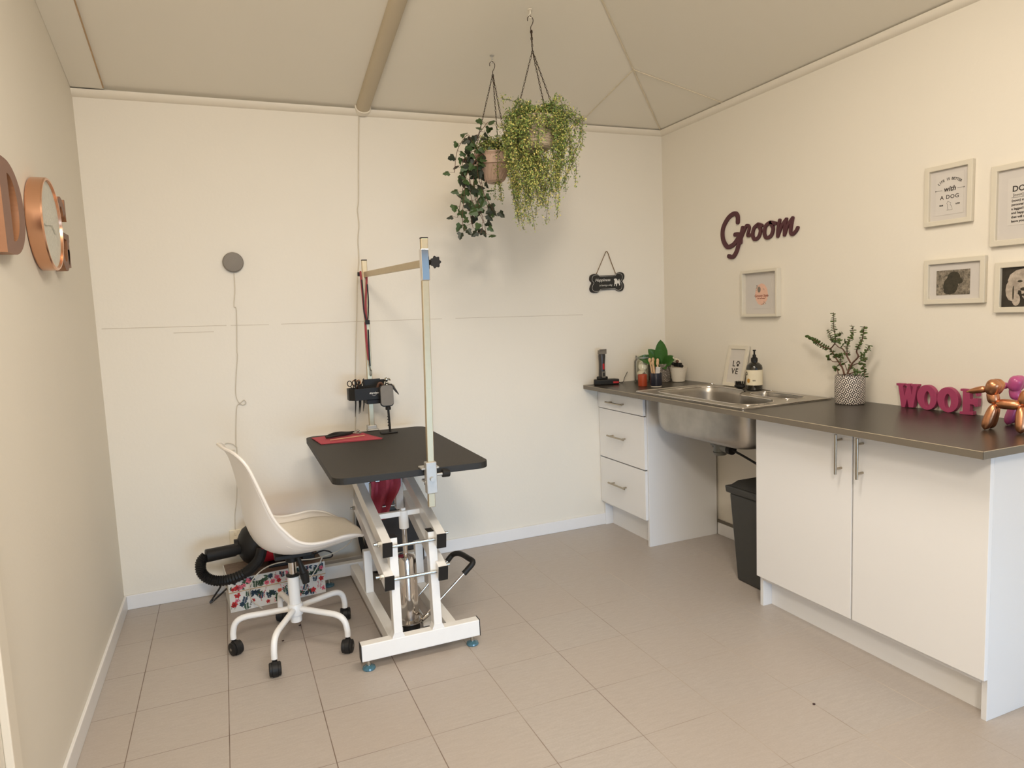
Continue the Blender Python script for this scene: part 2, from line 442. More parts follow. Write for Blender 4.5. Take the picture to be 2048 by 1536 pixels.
# ------------------------------------------------------------------ the room
W, H, K, YF = 3.182, 2.456, 0.23, -6.3
def top(x, y): return H + K * min(-x, -y)
struct(MB().box((-W - .1, YF - .1, -.1), (.1, .1, 0)).build('floor', 'floor'))
bw = MB(); bw.prism([(-W, 0, 0), (0, 0, 0), (0, 0, H + .02), (-W, 0, H - .012 + .02)], (0, .1, 0)); struct(bw.build('wall_back', 'wall'))
struct(MB().box((0, YF, 0), (.1, .1, H + .02)).build('wall_right', 'wall'))
lw = MB(); lw.prism([(-W, .1, 0), (-W, YF, 0), (-W, YF, top(-W, YF) + .05), (-W, -W, top(-W, -W) + .05), (-W, 0, H + .02), (-W, .1, H + .02)], (-.1, 0, 0))
struct(lw.build('wall_left', 'wall_left'))
fw = MB(); fw.prism([(-W, YF, 0), (0, YF, 0), (0, YF, H + .05), (-W, YF, top(-W, YF) + .1)], (0, -.1, 0), holes=[[(-2.7, YF, .02), (-.3, YF, .02), (-.3, YF, 2.1), (-2.7, YF, 2.1)]])
struct(fw.build('wall_front', 'wall'))
ce = MB()
A, B_, Cc, D_, E_ = (-W, 0, H), (0, 0, H), (-W, -W, top(-W, -W)), (0, YF, H), (-W, YF, top(-W, YF))
up = lambda p: (p[0], p[1], p[2] + .06)
ce.add([A, B_, Cc, D_, E_] + [up(p) for p in (A, B_, Cc, D_, E_)], [(0, 1, 2), (1, 3, 4, 2), (5, 7, 6), (6, 7, 9, 8)])
struct(ce.build('ceiling', 'ceil'))
# skirting boards
struct(MB().box((-W, -.012, 0), (-.012, 0, .072)).build('baseboard_back', 'skirt', bev=.003))
struct(MB().box((-W, -1.805, 0), (-W + .012, -.012, .072)).build('baseboard_left', 'skirt', bev=.003))
struct(MB().box((-.012, -6.2, 0), (0, -.5075, .072)).build('baseboard_right', 'skirt', bev=.003))
# cornice beads
def bead(p, q, d1, d2, name, r=.03):
    m = MB(); prof = [(0, 0)] + [(r * (1 - .45 * (1 - cos(a)) - .0) * cos(a) , r * sin(a)) for a in (0, .35, .8, 1.2, 1.57)]
    p, q, d1, d2 = V(p), V(q), V(d1), V(d2)
    n = len(prof); vs = [c + d1 * a + d2 * b for c in (p, q) for a, b in prof]
    fs = [(i, (i + 1) % n, n + (i + 1) % n, n + i) for i in range(n)] + [tuple(range(n)), tuple(range(2 * n - 1, n - 1, -1))]
    m.add(vs, fs); struct(m.build(name, 'trim', sm=True, ang=60))
bead((-W, 0, H - .012), (0, 0, H), (0, -1, 0), (0, 0, -1), 'trim_1')
bead((0, 0, H), (0, YF + .01, H), (-1, 0, 0), (0, 0, -1), 'trim_2')
# flat strip along the gable wall, joints of the ceiling boards
m = MB(); m.add([(-W, -.03, H - .014 + K * .03), (-3.052, -.03, H - .014 + K * .03), (-3.052, -3.0, H - .014 + K * 3), (-W, -3.0, H - .014 + K * 3),
                 (-W, -.03, H + .002 + K * .03), (-3.052, -.03, H + .002 + K * .03), (-3.052, -3.0, H + .002 + K * 3), (-W, -3.0, H + .002 + K * 3)],
                [(0, 1, 2, 3), (4, 7, 6, 5), (0, 4, 5, 1), (1, 5, 6, 2), (2, 6, 7, 3), (3, 7, 4, 0)]); struct(m.build('trim_3', 'ceil', bev=.002))
m = MB(); m.beam((-3.051, -.04, H - .012 + K * .04), (-3.051, -2.9, H - .012 + K * 2.9), .005, .006); struct(m.build('trim_4', 'stain'))
jo = MB(); e = -.003
def cj(p, q, w_=.006): jo.beam((p[0], p[1], top(*p) + e), (q[0], q[1], top(*q) + e), w_, .004)
cj((-.03, -.03), (-2.6, -2.6)); cj((-.58, -.58), (-.60, -.02), .003); cj((-.58, -.58), (-.02, -.60), .004)
struct(jo.build('trim_5', 'seamc'))
# faint filler seam across the back wall, and down the right of the panel gap
se = MB()
for (x0, z0, x1, z1) in ((-3.16, 1.366, -2.62, 1.358), (-2.86, 1.332, -2.68, 1.330), (-2.6, 1.357, -2.42, 1.353), (-2.36, 1.353, -1.5, 1.345), (-1.42, 1.344, -.60, 1.332)):
    se.add([(x0, -.0006, z0), (x1, -.0006, z1), (x1, -.0006, z1 + .0022), (x0, -.0006, z0 + .0022)], [(0, 1, 2, 3)])
struct(se.build('trim_6', 'seam', solid=.0006))
struct(MB().box((-W, -1.87, 0), (-W + .018, -1.81, 2.1)).build('trim_7', 'trim', bev=.003))
struct(MB().box((-.010, -.62, .072), (0, -.508, .088)).box((-.010, -1.37, .072), (0, -.62, .088)).build('trim_8', 'topedge'))

# ------------------------------------------------------------------ batten light on the ceiling with its cord
t = thing('batten_light', (-1.878, -.03, 2.43), 'long beige half-round batten light running up the sloping ceiling', 'ceiling light')
dirn = V((0, -1, K)).normalized(); nrm = V((0, K, 1)).normalized() * -1
def halfround(y0, y1, hw, dp, nm, mt):
    m = MB(); vs = []; n = 12
    for y in (y0, y1):
        c = V((-1.878, -y, H + K * y - .001))
        for k in range(n + 1):
            a = pi * k / n
            vs.append(c + V((cos(a) * hw, 0, 0)) + nrm * (sin(a) ** .7) * dp)
    n1 = n + 1
    m.add(vs, [(i, i + 1, n1 + i + 1, n1 + i) for i in range(n)] + [tuple(range(n1)), tuple(range(2 * n1 - 1, n1 - 1, -1)), (0, n, 2 * n + 1, n1)])
    return m.build(nm, mt, t, sm=True)
halfround(.035, 2.0, .036, .036, 'diffuser', 'batten')
halfround(.004, .036, .042, .042, 'end_cap', 'trim')
m = MB(); m.cyl((-1.876, -.0035, 2.432), (-1.876, .0, 2.432), .008, seg=12); m.build('knockout', 'blackm', t)
cp = smooth([on(x, y, y=-.006) for x, y in ((718, 233), (717, 330), (717, 400), (715, 420), (718, 450), (716, 480), (718, 520), (715, 560), (714, 620), (712, 690), (711, 760), (712, 820), (709, 900), (709, 960), (708, 1060))], 5)
MB().tube(cp, .003, 6).build('cord', 'cordw', t, sm=True)

# ------------------------------------------------------------------ wall speaker
c = on(466, 525, y=-.0)
t = thing('wall_speaker', (c.x, 0, c.z), 'round grey fabric disc mounted on the back wall above a hanging cord', 'smart speaker')
MB().lathe([(0, 0), (.040, 0), (.048, .006), (.049, .016), (.045, .026), (.03, .032), (0, .034)], (c.x, 0, c.z), 40, axis=(0, -1, 0)).build('body', 'greydisc', t, sm=True)
cp = smooth([on(x, y, y=-.006) for x, y in ((468, 546), (470, 580), (468, 612), (473, 622), (474, 700), (475, 712), (472, 760), (472, 790), (479, 806), (488, 800), (492, 806), (486, 810), (479, 808), (473, 820), (472, 890), (474, 900), (474, 990), (470, 1030), (471, 1066))], 5)
m = MB(); m.tube(cp, .0022, 6)
m.tube(smooth([on(x, y, y=-.006) for x, y in ((472, 893), (462, 887), (450, 888), (452, 900), (470, 900))], 5), .0018, 5)
m.build('cord', 'cordw', t, sm=True)
a = on(458, 1060, y=0); b = on(497, 1092, y=0)
t = thing('wall_socket', ((a.x + b.x) / 2, 0, (a.z + b.z) / 2), 'cream double socket low on the back wall behind the chair back', 'socket')
MB().box((a.x, -.010, .236), (b.x + .03, 0, .318)).build('plate', 'outlet', t, bev=.003)
for i in range(2):
    x = a.x + .03 + i * .055
    MB().box((x - .006, -.014, .292), (x + .006, -.009, .308)).build('switch', 'outlet', t, bev=.001)
MB().box((-2.655, -.045, .255), (-2.625, -.011, .285)).build('plug', 'cordw', t, bev=.005)

# ------------------------------------------------------------------ letters and clock on the left wall
xw = -W
def lwp(y, z, x=0): return V((xw + .0005 + x, y, z))
# letter D
ri = [(-1.50, 1.58)]
out = [(-1.50, 1.578), (-1.50, 1.835)] + [(-1.43 + .152 * cos(a), 1.7065 + .1285 * sin(a)) for a in [pi / 2 - pi * k / 20 for k in range(21)]]
inn = [(-1.425, 1.615), (-1.425, 1.798)] + [(-1.418 + .076 * cos(a), 1.7065 + .0915 * sin(a)) for a in [pi / 2 - pi * k / 20 for k in range(21)]]
m = MB(); m.prism([lwp(y, z) for y, z in out], (.035, 0, 0), 0, 1, holes=[[lwp(y, z) for y, z in inn]])
tag(m.build('letter_sign', ['wood', 'woodside']), 'large brown wooden letter D, cut by the left edge, beside the copper clock', 'wooden letter', 'wooden letters on the left wall')
# letter G : ring arc with bar
def arcpts(cy, cz, ry, rz, a0, a1, n=26): return [(cy + ry * cos(a0 + (a1 - a0) * k / n), cz + rz * sin(a0 + (a1 - a0) * k / n)) for k in range(n + 1)]
gc = (-.735, 1.716)
o_ = arcpts(gc[0], gc[1], .086, .134, radians(38), radians(338))
i_ = arcpts(gc[0], gc[1], .045, .100, radians(330), radians(42))
m = MB(); m.prism([lwp(y, z) for y, z in o_ + i_], (.035, 0, 0), 0, 1)
m.prism([lwp(y, z) for y, z in ((-.655, 1.77), (-.668, 1.785), (-.668, 1.85), (-.655, 1.85))], (.035, 0, 0), 0, 1)
m.prism([lwp(y, z) for y, z in ((-.735, 1.70), (-.735, 1.722), (-.645, 1.722), (-.645, 1.70), (-.655, 1.69), (-.655, 1.60), (-.69, 1.60), (-.69, 1.70))], (.035, 0, 0), 0, 1)
tag(m.build('letter_sign', ['wood', 'woodside']), 'brown wooden letter G half hidden behind the copper clock', 'wooden letter', 'wooden letters on the left wall')
t = thing('wall_clock', (xw, -.965, 1.72), 'round wall clock with polished copper drum rim and pale textured face', 'clock')
MB().lathe([(0, .002), (.149, .002), (.152, .006), (.152, .044), (.149, .048), (.143, .048), (.142, .040)], (xw, -.965, 1.72), 64, axis=(1, 0, 0)).build('rim', 'copper', t, sm=True)
m = MB(); m.lathe([(0, .040), (.142, .040)], (xw, -.965, 1.72), 64, axis=(1, 0, 0)); fc = m.build('face', 'clockface', t)
for nm, ln, a in (('hour_hand', .06, 2.0), ('minute_hand', .095, 4.6)):
    c = V((xw + .044, -.965, 1.72)); m = MB(); m.beam(c, c + V((0, ln * sin(a), ln * cos(a))), .005, .0015, up=(1, 0, 0)); m.build(nm, 'clockface', t)

# ------------------------------------------------------------------ hanging baskets
def chain_mb(m, p, q, step=.0125, r=.0012, a=.0034, b=.0082):
    p, q = V(p), V(q); d = q - p; n = max(2, int(d.length / step)); t_ = d.normalized()
    u = t_.orthogonal().normalized(); w_ = t_.cross(u)
    for i in range(n):
        c = p + d * ((i + .5) / n); s_ = u if i % 2 else w_
        m.tube([c + t_ * b * cos(k * pi / 3) + s_ * a * sin(k * pi / 3) for k in range(6)], r, 4, closed=True)
def leafquad(m, c, d, n, L, wd, mi):
    """small pointed leaf: base c, direction d, normal n"""
    d = d.normalized(); s_ = d.cross(n).normalized(); n = s_.cross(d)
    m.add([c, c + d * L * .45 + s_ * wd / 2 + n * L * .05, c + d * L, c + d * L * .45 - s_ * wd / 2 + n * L * .05], [(0, 1, 2, 3)], mi)
def rnd(): return V((random.gauss(0, 1), random.gauss(0, 1), random.gauss(0, 1))).normalized()
def sprigs(c, r, n, hang, spread, seed, cols, bias=(0, 0, 0), drop=1.0, leaf=.011):
    random.seed(seed); m = MB(); c = V(c)
    for i in range(n):
        a = random.uniform(0, 2 * pi); rr = r * sqrt(random.random()) * .9
        p = c + V((cos(a) * rr, sin(a) * rr, random.uniform(-.01, .02)))
        L = random.uniform(*hang)
        d = V((cos(a), sin(a), random.uniform(.2, 1.3))).normalized() * .8 + V(bias); pts = [p.copy()]; st = .014
        up_ = random.uniform(.5, 1.0)
        for k in range(int(L / st)):
            p = p + d.normalized() * st
            d = d * .97 + V((0, 0, -.16 * drop / up_)) + rnd() * .27
            if (p - c).xy.length > spread: d = d + V((-(p - c).x, -(p - c).y, 0)).normalized() * .25
            pts.append(p.copy())
        m.tube(pts, .0011, 3, mi=3, cap=False)
        for k, q in enumerate(pts[1:]):
            f = k / len(pts)
            for s_ in range(6):
                dd = rnd() + V((0, 0, .1)); off = dd * random.uniform(.003, .020)
                mi = random.choices(range(3), weights=cols[0] if f < .45 else cols[1])[0]
                leafquad(m, q + off, rnd(), rnd(), random.uniform(.7, 1.25) * leaf, leaf * .55, mi)
                if s_ == 0: m.tube([q, q + off], .0006, 3, mi=3, cap=False)
    return m
def basket(hookpx, y, rimz, rr, botz, rb, cx, name, label, cup, potmat, hookw):
    hp = on(*hookpx, y=y); cx_ = cx; zc = top(hp.x, y)
    t = thing(name, (cx_, y, botz), label, 'hanging plant', 'hanging baskets of greenery')
    # ceiling hook and S-hook
    m = MB(); m.lathe([(0, 0), (.011, 0), (.011, -.003), (.003, -.006), (.003, -.02)], (hp.x, y, zc), 12)
    m.tube(smooth([(hp.x, y, zc - .018), (hp.x - .007, y, zc - .026), (hp.x, y, zc - .036), (hp.x + .008, y, zc - .028)], 5), .0018, 6); m.build('ceiling_hook', 'cast' if hookw else 'trim', t, sm=True)
    zs = zc - .034
    m = MB(); m.tube(smooth([(hp.x - .014, y, zs - .016), (hp.x - .013, y, zs - .002), (hp.x, y, zs + .006), (hp.x + .012, y, zs - .006), (hp.x + .010, y, zs - .022), (hp.x + .001, y, zs - .038), (hp.x, y, zs - .052), (hp.x + .003, y, zs - .056)], 6), .0017, 6)
    m.build('swivel_hook', 'chain', t, sm=True)
    apex = V((hp.x, y, zs - .052)); j = apex.copy()
    for k, a in enumerate(cup):
        q = V((cx_ + rr * cos(a), y + rr * sin(a), rimz)); m = MB()
        if hookw: chain_mb(m, apex, q)
        else:
            mid = apex + V((0.004, 0, -.085)); chain_mb(m, apex + V((.002 * k, 0, 0)), mid); chain_mb(m, mid, q)
        m.build('chain', 'chain', t)
    m = MB(); h = rimz - botz
    prof = [(0, .003), (rb * .9, 0), (rb, .004)] + [(rb + (rr - rb) * (f ** .6), h * f) for f in (.06, .15, .3, .5, .7, .9)] + [(rr + .003, h - .004), (rr + .003, h), (rr - .004, h), (rr - .006, h * .6), (0, h * .55)]
    m.lathe(prof, (cx_, y, botz), 48)
    if hookw:      # spiral ribs pressed into the side
        for k in range(24):
            a0 = 2 * pi * k / 24
            m.tube([(cx_ + (rb + (rr - rb) * (f ** .6)) * cos(a0 + f * .6), y + (rb + (rr - rb) * (f ** .6)) * sin(a0 + f * .6), botz + h * f) for f in (.1, .25, .4, .55, .7, .85, .95)], .0022, 4)
    else:
        for k in range(9):
            f = .1 + .09 * k; r_ = rb + (rr - rb) * (f ** .6)
            m.tube([(cx_ + r_ * cos(a), y + r_ * sin(a), botz + h * f) for a in (2 * pi * q / 40 for q in range(40))], .0022, 4, closed=True)
    m.build('pot', potmat, t, sm=True)
    return t
t1 = basket((984, 112), -.56, 2.125, .095, 1.990, .034, -1.372, 'hanging_basket', 'hanging pinkish pot nearer the wall with dark trailing ivy and lime sprigs', (2.6, 4.6, .3), 'wickerp', True)
t2 = basket((1060, 16), -.90, 2.205, .092, 2.073, .060, -1.300, 'hanging_basket', 'higher hanging beige ribbed basket full of yellow-green trailing sprigs', (3.0, 5.9, .5), 'wicker', False)
mats = ['leafA', 'leafB', 'leafC', 'stemg']
def merge(a, b):
    o = len(a.v); a.v += b.v; a.f += [tuple(i + o for i in f) for f in b.f]; a.m += b.m
    return a
m = sprigs((-1.335, -.58, 2.150), .08, 50, (.07, .18), .10, 3, ([5, 4, 1], [4, 5, 3]), (.1, -.1, .1), .9)
merge(m, sprigs((-1.29, -.61, 2.14), .06, 40, (.16, .34), .10, 13, ([5, 4, 2], [4, 5, 3]), (.25, -.3, -.1), 1.0))
m.build('sprigs', mats, t1)
m = sprigs((-1.295, -.90, 2.210), .085, 90, (.08, .24), .115, 5, ([6, 4, 1], [5, 5, 3]), (0, 0, .0), 1.0)
merge(m, sprigs((-1.255, -.92, 2.205), .09, 34, (.30, .46), .125, 15, ([5, 4, 2], [4, 5, 3]), (.2, .1, -.2), .95))
merge(m, sprigs((-1.340, -.96, 2.15), .07, 40, (.30, .50), .115, 9, ([4, 4, 2], [3, 5, 4]), (-.1, -.25, -.2), 1.0))
m.build('sprigs', mats, t2)
# ivy
random.seed(21)
def ivyleaf(m, c, d, n, L, mi):
    d = d.normalized(); s_ = d.cross(n)
    if s_.length < .05: s_ = d.orthogonal()
    s_ = s_.normalized(); n = s_.cross(d)
    pr = [(0, 0), (-.12, .34), (.22, .52), (.42, .30), (.66, .30), (1.0, 0), (.66, -.30), (.42, -.30), (.22, -.52), (-.12, -.34)]
    fold = lambda b: -abs(b) * .35
    vs = [c + d * a * L + s_ * b * L + n * fold(b) * L for a, b in pr] + [c + d * .4 * L]
    m.add(vs, [(10, i, (i + 1) % 10) for i in range(10)], mi)
m = MB()
lines = [[(962, 300), (940, 300), (925, 330), (930, 380), (938, 420), (946, 455)], [(965, 305), (950, 320), (948, 370), (958, 410), (968, 445), (972, 468)],
         [(960, 300), (945, 285), (935, 270), (915, 300), (909, 345)], [(965, 300), (955, 340), (965, 380), (980, 410), (990, 428)], [(970, 300), (955, 275), (965, 258), (975, 245)],
         [(962, 310), (935, 345), (928, 395), (925, 440), (930, 462)], [(960, 305), (940, 350), (944, 400), (965, 440), (962, 466)], [(960, 310), (946, 330), (940, 360), (950, 395), (955, 420)],
         [(962, 300), (935, 310), (930, 350), (922, 400), (915, 435)], [(970, 300), (962, 350), (970, 395), (977, 420)]]
for ln in lines:
    yy = -.56 - random.uniform(.02, .09)
    P = smooth([on(x, y, y=yy) for x, y in ln], 6)
    m.tube(P, .0014, 4, mi=2, cap=False)
    for i, p in enumerate(P[2::2]):
        sd = (-1) ** i; off = V((sd * random.uniform(.004, .032), random.uniform(-.03, .02), random.uniform(-.012, .008)))
        q = p + off; m.tube([p, q], .0008, 3, mi=2, cap=False)
        ivyleaf(m, q, V((sd * .5 + random.gauss(0, .5), random.gauss(0, .3), -.5 + random.gauss(0, .4))), V((random.gauss(0, .5), -1, random.gauss(.3, .4))), random.uniform(.030, .042), 1 if random.random() < .4 else 0)
m.build('ivy_trails', ['ivy', 'ivy2', 'stem'], t1)

# ------------------------------------------------------------------ bone sign
bc = on(1215, 566, y=0)
t = thing('bone_sign', (bc.x, 0, bc.z - .05), 'black bone-shaped chalk sign reading Happiness hung by a brown rope', 'sign')
S = 1 / 13.97
def bz(x, y, dy=0): return on(1170 + x * S, 490 + y * S, y=-.014 + dy)
boneout = [(140, 940), (160, 860), (230, 815), (320, 808), (375, 830), (400, 855), (620, 848), (860, 832), (905, 785), (975, 760), (1060, 780), (1100, 850), (1090, 940), (1045, 1010), (1085, 1090), (1090, 1180), (1050, 1265), (970, 1292), (890, 1265), (850, 1235), (620, 1250), (420, 1270), (370, 1320), (270, 1338), (180, 1310), (145, 1230), (165, 1140), (200, 1060), (150, 1000)]
pl = smooth([bz(*p) for p in boneout], 4, True)
m = MB(); m.prism(pl, (0, .012, 0), 0, 1); m.build('board', ['boneb', 'bonee'], t)
cc = sum(pl, V()) / len(pl); lp = [cc + (p - cc) * .88 + V((0, -.0006, 0)) for p in pl]
m = MB(); m.tube(lp, .0008, 4, closed=True)
text(m, 'Happiness', .026, bz(495, 1015, -.001), bold=.0001, shear=.3, **dict(right=(1, 0, .02), up=(0, 0, 1)))
text(m, 'is having a dog', .0155, bz(580, 1145, -.001), bold=.0, shear=.3, **dict(right=(1, 0, .02), up=(0, 0, 1)))
dogp = [(815, 945), (850, 935), (890, 945), (905, 990), (940, 1000), (935, 960), (960, 945), (970, 1000), (975, 1060), (980, 1130), (955, 1130), (950, 1080), (900, 1070), (890, 1150), (870, 1150), (865, 1090), (835, 1090), (830, 1145), (815, 1140), (825, 1050), (830, 1000), (810, 970)]
m.prism([bz(x, y, -.0015) for x, y in dogp], (0, .001, 0)); m.build('lettering', 'chalk', t)
m = MB(); m.tube(smooth([bz(315, 815, .002), bz(470, 450), bz(570, 215), bz(600, 180), bz(640, 225), bz(740, 500), bz(855, 800, .002)], 5), .0022, 6); m.build('rope', 'rope', t, sm=True)

# ------------------------------------------------------------------ Groom letters
m = MB(); G = lambda x, y, dx=0: on(1430 + x / 6.4, 410 + y / 6.4, x=-.011 + dx)
gw = .0150; GW = (.024, .023, .020, .0155, .018, .018, .017, .0155, .0155, .0155, .0165)
strokes = [[(283, 220), (280, 140), (240, 110), (160, 170), (95, 300), (95, 440), (150, 535), (225, 510), (280, 440), (300, 400)],
           [(250, 380), (290, 375), (315, 400), (300, 480), (265, 600), (220, 665), (170, 655)],
           [(345, 290), (325, 400), (320, 480)], [(325, 430), (370, 320), (400, 260), (430, 290), (410, 390), (455, 380)],
           [(545, 245), (490, 300), (475, 390), (500, 440), (550, 410), (575, 320), (545, 250), (590, 262)],
           [(700, 220), (640, 270), (625, 370), (655, 420), (710, 390), (735, 300), (705, 225), (765, 235)],
           [(820, 195), (800, 300), (795, 400)], [(795, 400), (850, 260), (905, 180)], [(905, 180), (885, 290), (880, 385)], [(880, 385), (925, 260), (985, 165)],
           [(985, 165), (965, 280), (960, 350), (985, 375), (1030, 330), (1050, 290)]]
for i, s_ in enumerate(strokes): m.ribbon([G(x, y, -.0003 * (i % 3)) for x, y in s_], GW[i], (.0098, 0, 0))
tag(m.build('word_sign', 'plum'), 'plum-coloured cut-out script word Groom on the right wall', 'wall sign')

# ------------------------------------------------------------------ picture frames on the right wall
def frame(name, label, y0, y1, z0, z1, fwid, dep, inner, group='white picture frames on the right wall', cat='picture frame'):
    """y0 > y1 (left edge first as seen)"""
    t = thing(name, (0, (y0 + y1) / 2, z0), label, cat, group)
    m = MB(); o = [(-dep, y0, z0), (-dep, y1, z0), (-dep, y1, z1), (-dep, y0, z1)]
    i = [(-dep, y0 - fwid, z0 + fwid), (-dep, y1 + fwid, z0 + fwid), (-dep, y1 + fwid, z1 - fwid), (-dep, y0 - fwid, z1 - fwid)]
    m.prism(o, (dep - .001, 0, 0), holes=[i]); m.build('moulding', 'frame', t, bev=.002)
    MB().box((-.006, y0 - fwid, z0 + fwid), (-.002, y1 + fwid, z1 - fwid)).build('mount_board', 'matt', t)
    return t
X1 = -.0065
t = frame('picture_frame', 'upper white portrait frame with the LIFE IS BETTER WITH A DOG print', -1.783, -1.973, 1.634, 1.865, .019, .018, None)
yc = -1.880
MB().box((X1 - .0006, -1.825, 1.673), (X1 + .001, -1.935, 1.83)).build('print', 'paper', t)
m = MB(); s_ = 'LIFE IS BETTER'
for k, ch in enumerate(s_):
    a = radians(-38 + 76 * k / (len(s_) - 1)); c = V((X1 - .001, yc - sin(a) * .066, 1.738 + cos(a) * .066))
    text(m, ch, .0140, c, right=(0, -cos(a), -sin(a)), up=(0, -sin(a), cos(a)), bold=.0002)
text(m, 'with', .027, (X1 - .001, yc, 1.762), bold=.0005, shear=.25, **RW)
text(m, 'A DOG', .021, (X1 - .001, yc, 1.733), bold=.0002, space=1.15, **RW)
text(m, 'TRUE', .0065, (X1 - .001, yc + .033, 1.708), bold=.0004, **RW); text(m, 'LOVE', .0065, (X1 - .001, yc - .033, 1.708), bold=.0004, **RW)
for sd in (1, -1): m.beam((X1 - .001, yc + sd * .030, 1.768), (X1 - .001, yc + sd * .056, 1.768), .0006, .001); m.ell((X1 - .001, yc + sd * .056, 1.768), (.0005, .002, .002), 8, 4)
dg = [(0, 1.720), (.006, 1.724), (.010, 1.716), (.006, 1.708), (.008, 1.700), (.004, 1.692), (.010, 1.690), (-.012, 1.690), (-.010, 1.702), (-.003, 1.711), (-.006, 1.716)]
m.tube([(X1 - .001, yc + a_, z) for a_, z in dg], .0005, 4, closed=True)
m.build('lettering', 'ink', t)
t = frame('picture_frame', 'large white frame with the DOG definition print, cut by the right edge', -2.041, -2.30, 1.53, 1.818, .021, .018, None)
MB().box((X1 - .0006, -2.095, 1.60), (X1 + .001, -2.245, 1.765)).build('print', 'paper', t)
m = MB()
text(m, 'DOG', .028, (X1 - .001, -2.110, 1.718), bold=.0005, align='LEFT', **RW); text(m, '[noun]', .013, (X1 - .001, -2.113, 1.702), align='LEFT', **RW)
m.box((X1 - .0012, -2.108, 1.6965), (X1 - .0008, -2.225, 1.6975))
for k, ln in enumerate(('(noun) man\'s', 'personal shadow', 'a legged hug', 'and happiness', 'that will never', 'leave you')): text(m, ln, .0115, (X1 - .001, -2.109, 1.683 - k * .0145), bold=.0003, align='LEFT', **RW)
m.build('lettering', 'ink', t)
t = frame('picture_frame', 'white landscape frame with a photo of a dark dog in grass', -1.788, -2.029, 1.327, 1.503, .019, .018, None)
MB().box((X1 - .0008, -1.835, 1.362), (X1 + .001, -1.968, 1.458)).build('photo', 'grass', t)
m = MB()
for (y, z, a, b) in ((-1.905, 1.428, .026, .024), (-1.893, 1.398, .030, .034), (-1.925, 1.415, .016, .012), (-1.89, 1.378, .026, .014), (-1.932, 1.411, .009, .006)): m.ell((X1 - .0008, y, z), (.0006, a, b), 24, 6)
m.build('dog_portrait', 'fur', t)
t = frame('picture_frame', 'white frame at the right edge with a photo of a pale dog face', -2.064, -2.32, 1.289, 1.471, .020, .018, None)
MB().box((X1 - .0008, -2.085, 1.310), (X1 + .001, -2.299, 1.451)).build('photo', 'darkp', t)
m = MB()
for (y, z, a, b) in ((-2.16, 1.405, .055, .040), (-2.12, 1.37, .022, .04), (-2.135, 1.335, .014, .022), (-2.19, 1.37, .04, .05)): m.ell((X1 - .0008, y, z), (.0006, a, b), 24, 6)
m.build('dog_face', 'pale', t)
m = MB()
for (y, z, a, b) in ((-2.147, 1.400, .009, .004), (-2.16, 1.372, .012, .006), (-2.125, 1.36, .003, .026), (-2.17, 1.352, .02, .005)): m.ell((X1 - .0016, y, z), (.0006, a, b), 16, 6)
m.build('eyes_and_muzzle', 'fur', t)
t = frame('picture_frame', 'small white box frame with a peach round logo print below the script word', -.738, -1.004, 1.288, 1.534, .014, .030, None)
MB().box((X1 - .0006, -.80, 1.33), (X1 + .001, -.945, 1.49)).build('print', 'matt', t)
m = MB(); m.ell((X1 - .0006, -.872, 1.405), (.0005, .047, .058), 36, 6); m.ell((X1 - .0010, -.855, 1.431), (.0006, .012, .016), 20, 6, mi=1)
for k in range(8): m.ell((X1 - .0009, -.835 + random.gauss(0, .006), 1.44 + random.gauss(0, .012)), (.0004, .0016, .003), 8, 4, mi=1)
for k in range(9): m.ell((X1 - .0009, -.892 + random.gauss(0, .008), 1.358 + random.gauss(0, .005)), (.0004, .0022, .0022), 8, 4, mi=1)
for k in range(6): m.ell((X1 - .0009, -.893 + random.gauss(0, .006), 1.430 + random.gauss(0, .006)), (.0004, .0015, .0015), 8, 4, mi=1)
m.build('logo_disc', ['peach', 'inkg'], t)
m = MB(); text(m, 'Groovy Style', .019, (X1 - .0016, -.872, 1.392), bold=.0002, shear=.2, **RW); text(m, 'PET GROOMING', .0075, (X1 - .0016, -.872, 1.381), bold=.0002, **RW); m.build('lettering', 'rust', t)

# ------------------------------------------------------------------ drawer unit
def handle_bar(m, p, q, out):
    p, q, out = V(p), V(q), V(out); m.cyl(p, q, .0055, seg=12)
    d = (q - p)
    for f in (.14, .86): c = p + d * f; m.cyl(c, c - out, .0045, seg=10)
t = thing('drawer_unit', (-.25, -.25, 0), 'white three-drawer kitchen base unit in the corner under the worktop', 'cabinet')
m = MB(); m.box((-.489, -.018, 0), (-.014, -.001, .876)).box((-.489, -.5067, 0), (-.014, -.4887, .876)).box((-.489, -.488, .14), (-.02, -.018, .158)).box((-.489, -.488, .858), (-.02, -.018, .876)).box((-.03, -.488, .158), (-.014, -.018, .858))
m.build('carcass', 'lamw', t, bev=.001)
MB().box((-.436, -.4885, 0), (-.420, -.0185, .139)).build('kickboard', 'lam', t)
for (z0, z1, hz) in ((.757, .852, .803), (.448, .751, .597), (.156, .441, .304)):
    dx = .006 if z0 > .7 else 0
    d = MB().box((-.508 - dx, -.5, z0), (-.4905 - dx, -.003, z1)).build('drawer_front', 'lam', t, bev=.0012)
    m = MB(); handle_bar(m, (-.537 - dx, -.14, hz), (-.537 - dx, -.325, hz), (-.03, 0, 0)); m.build('handle', 'steelh', d, sm=True)
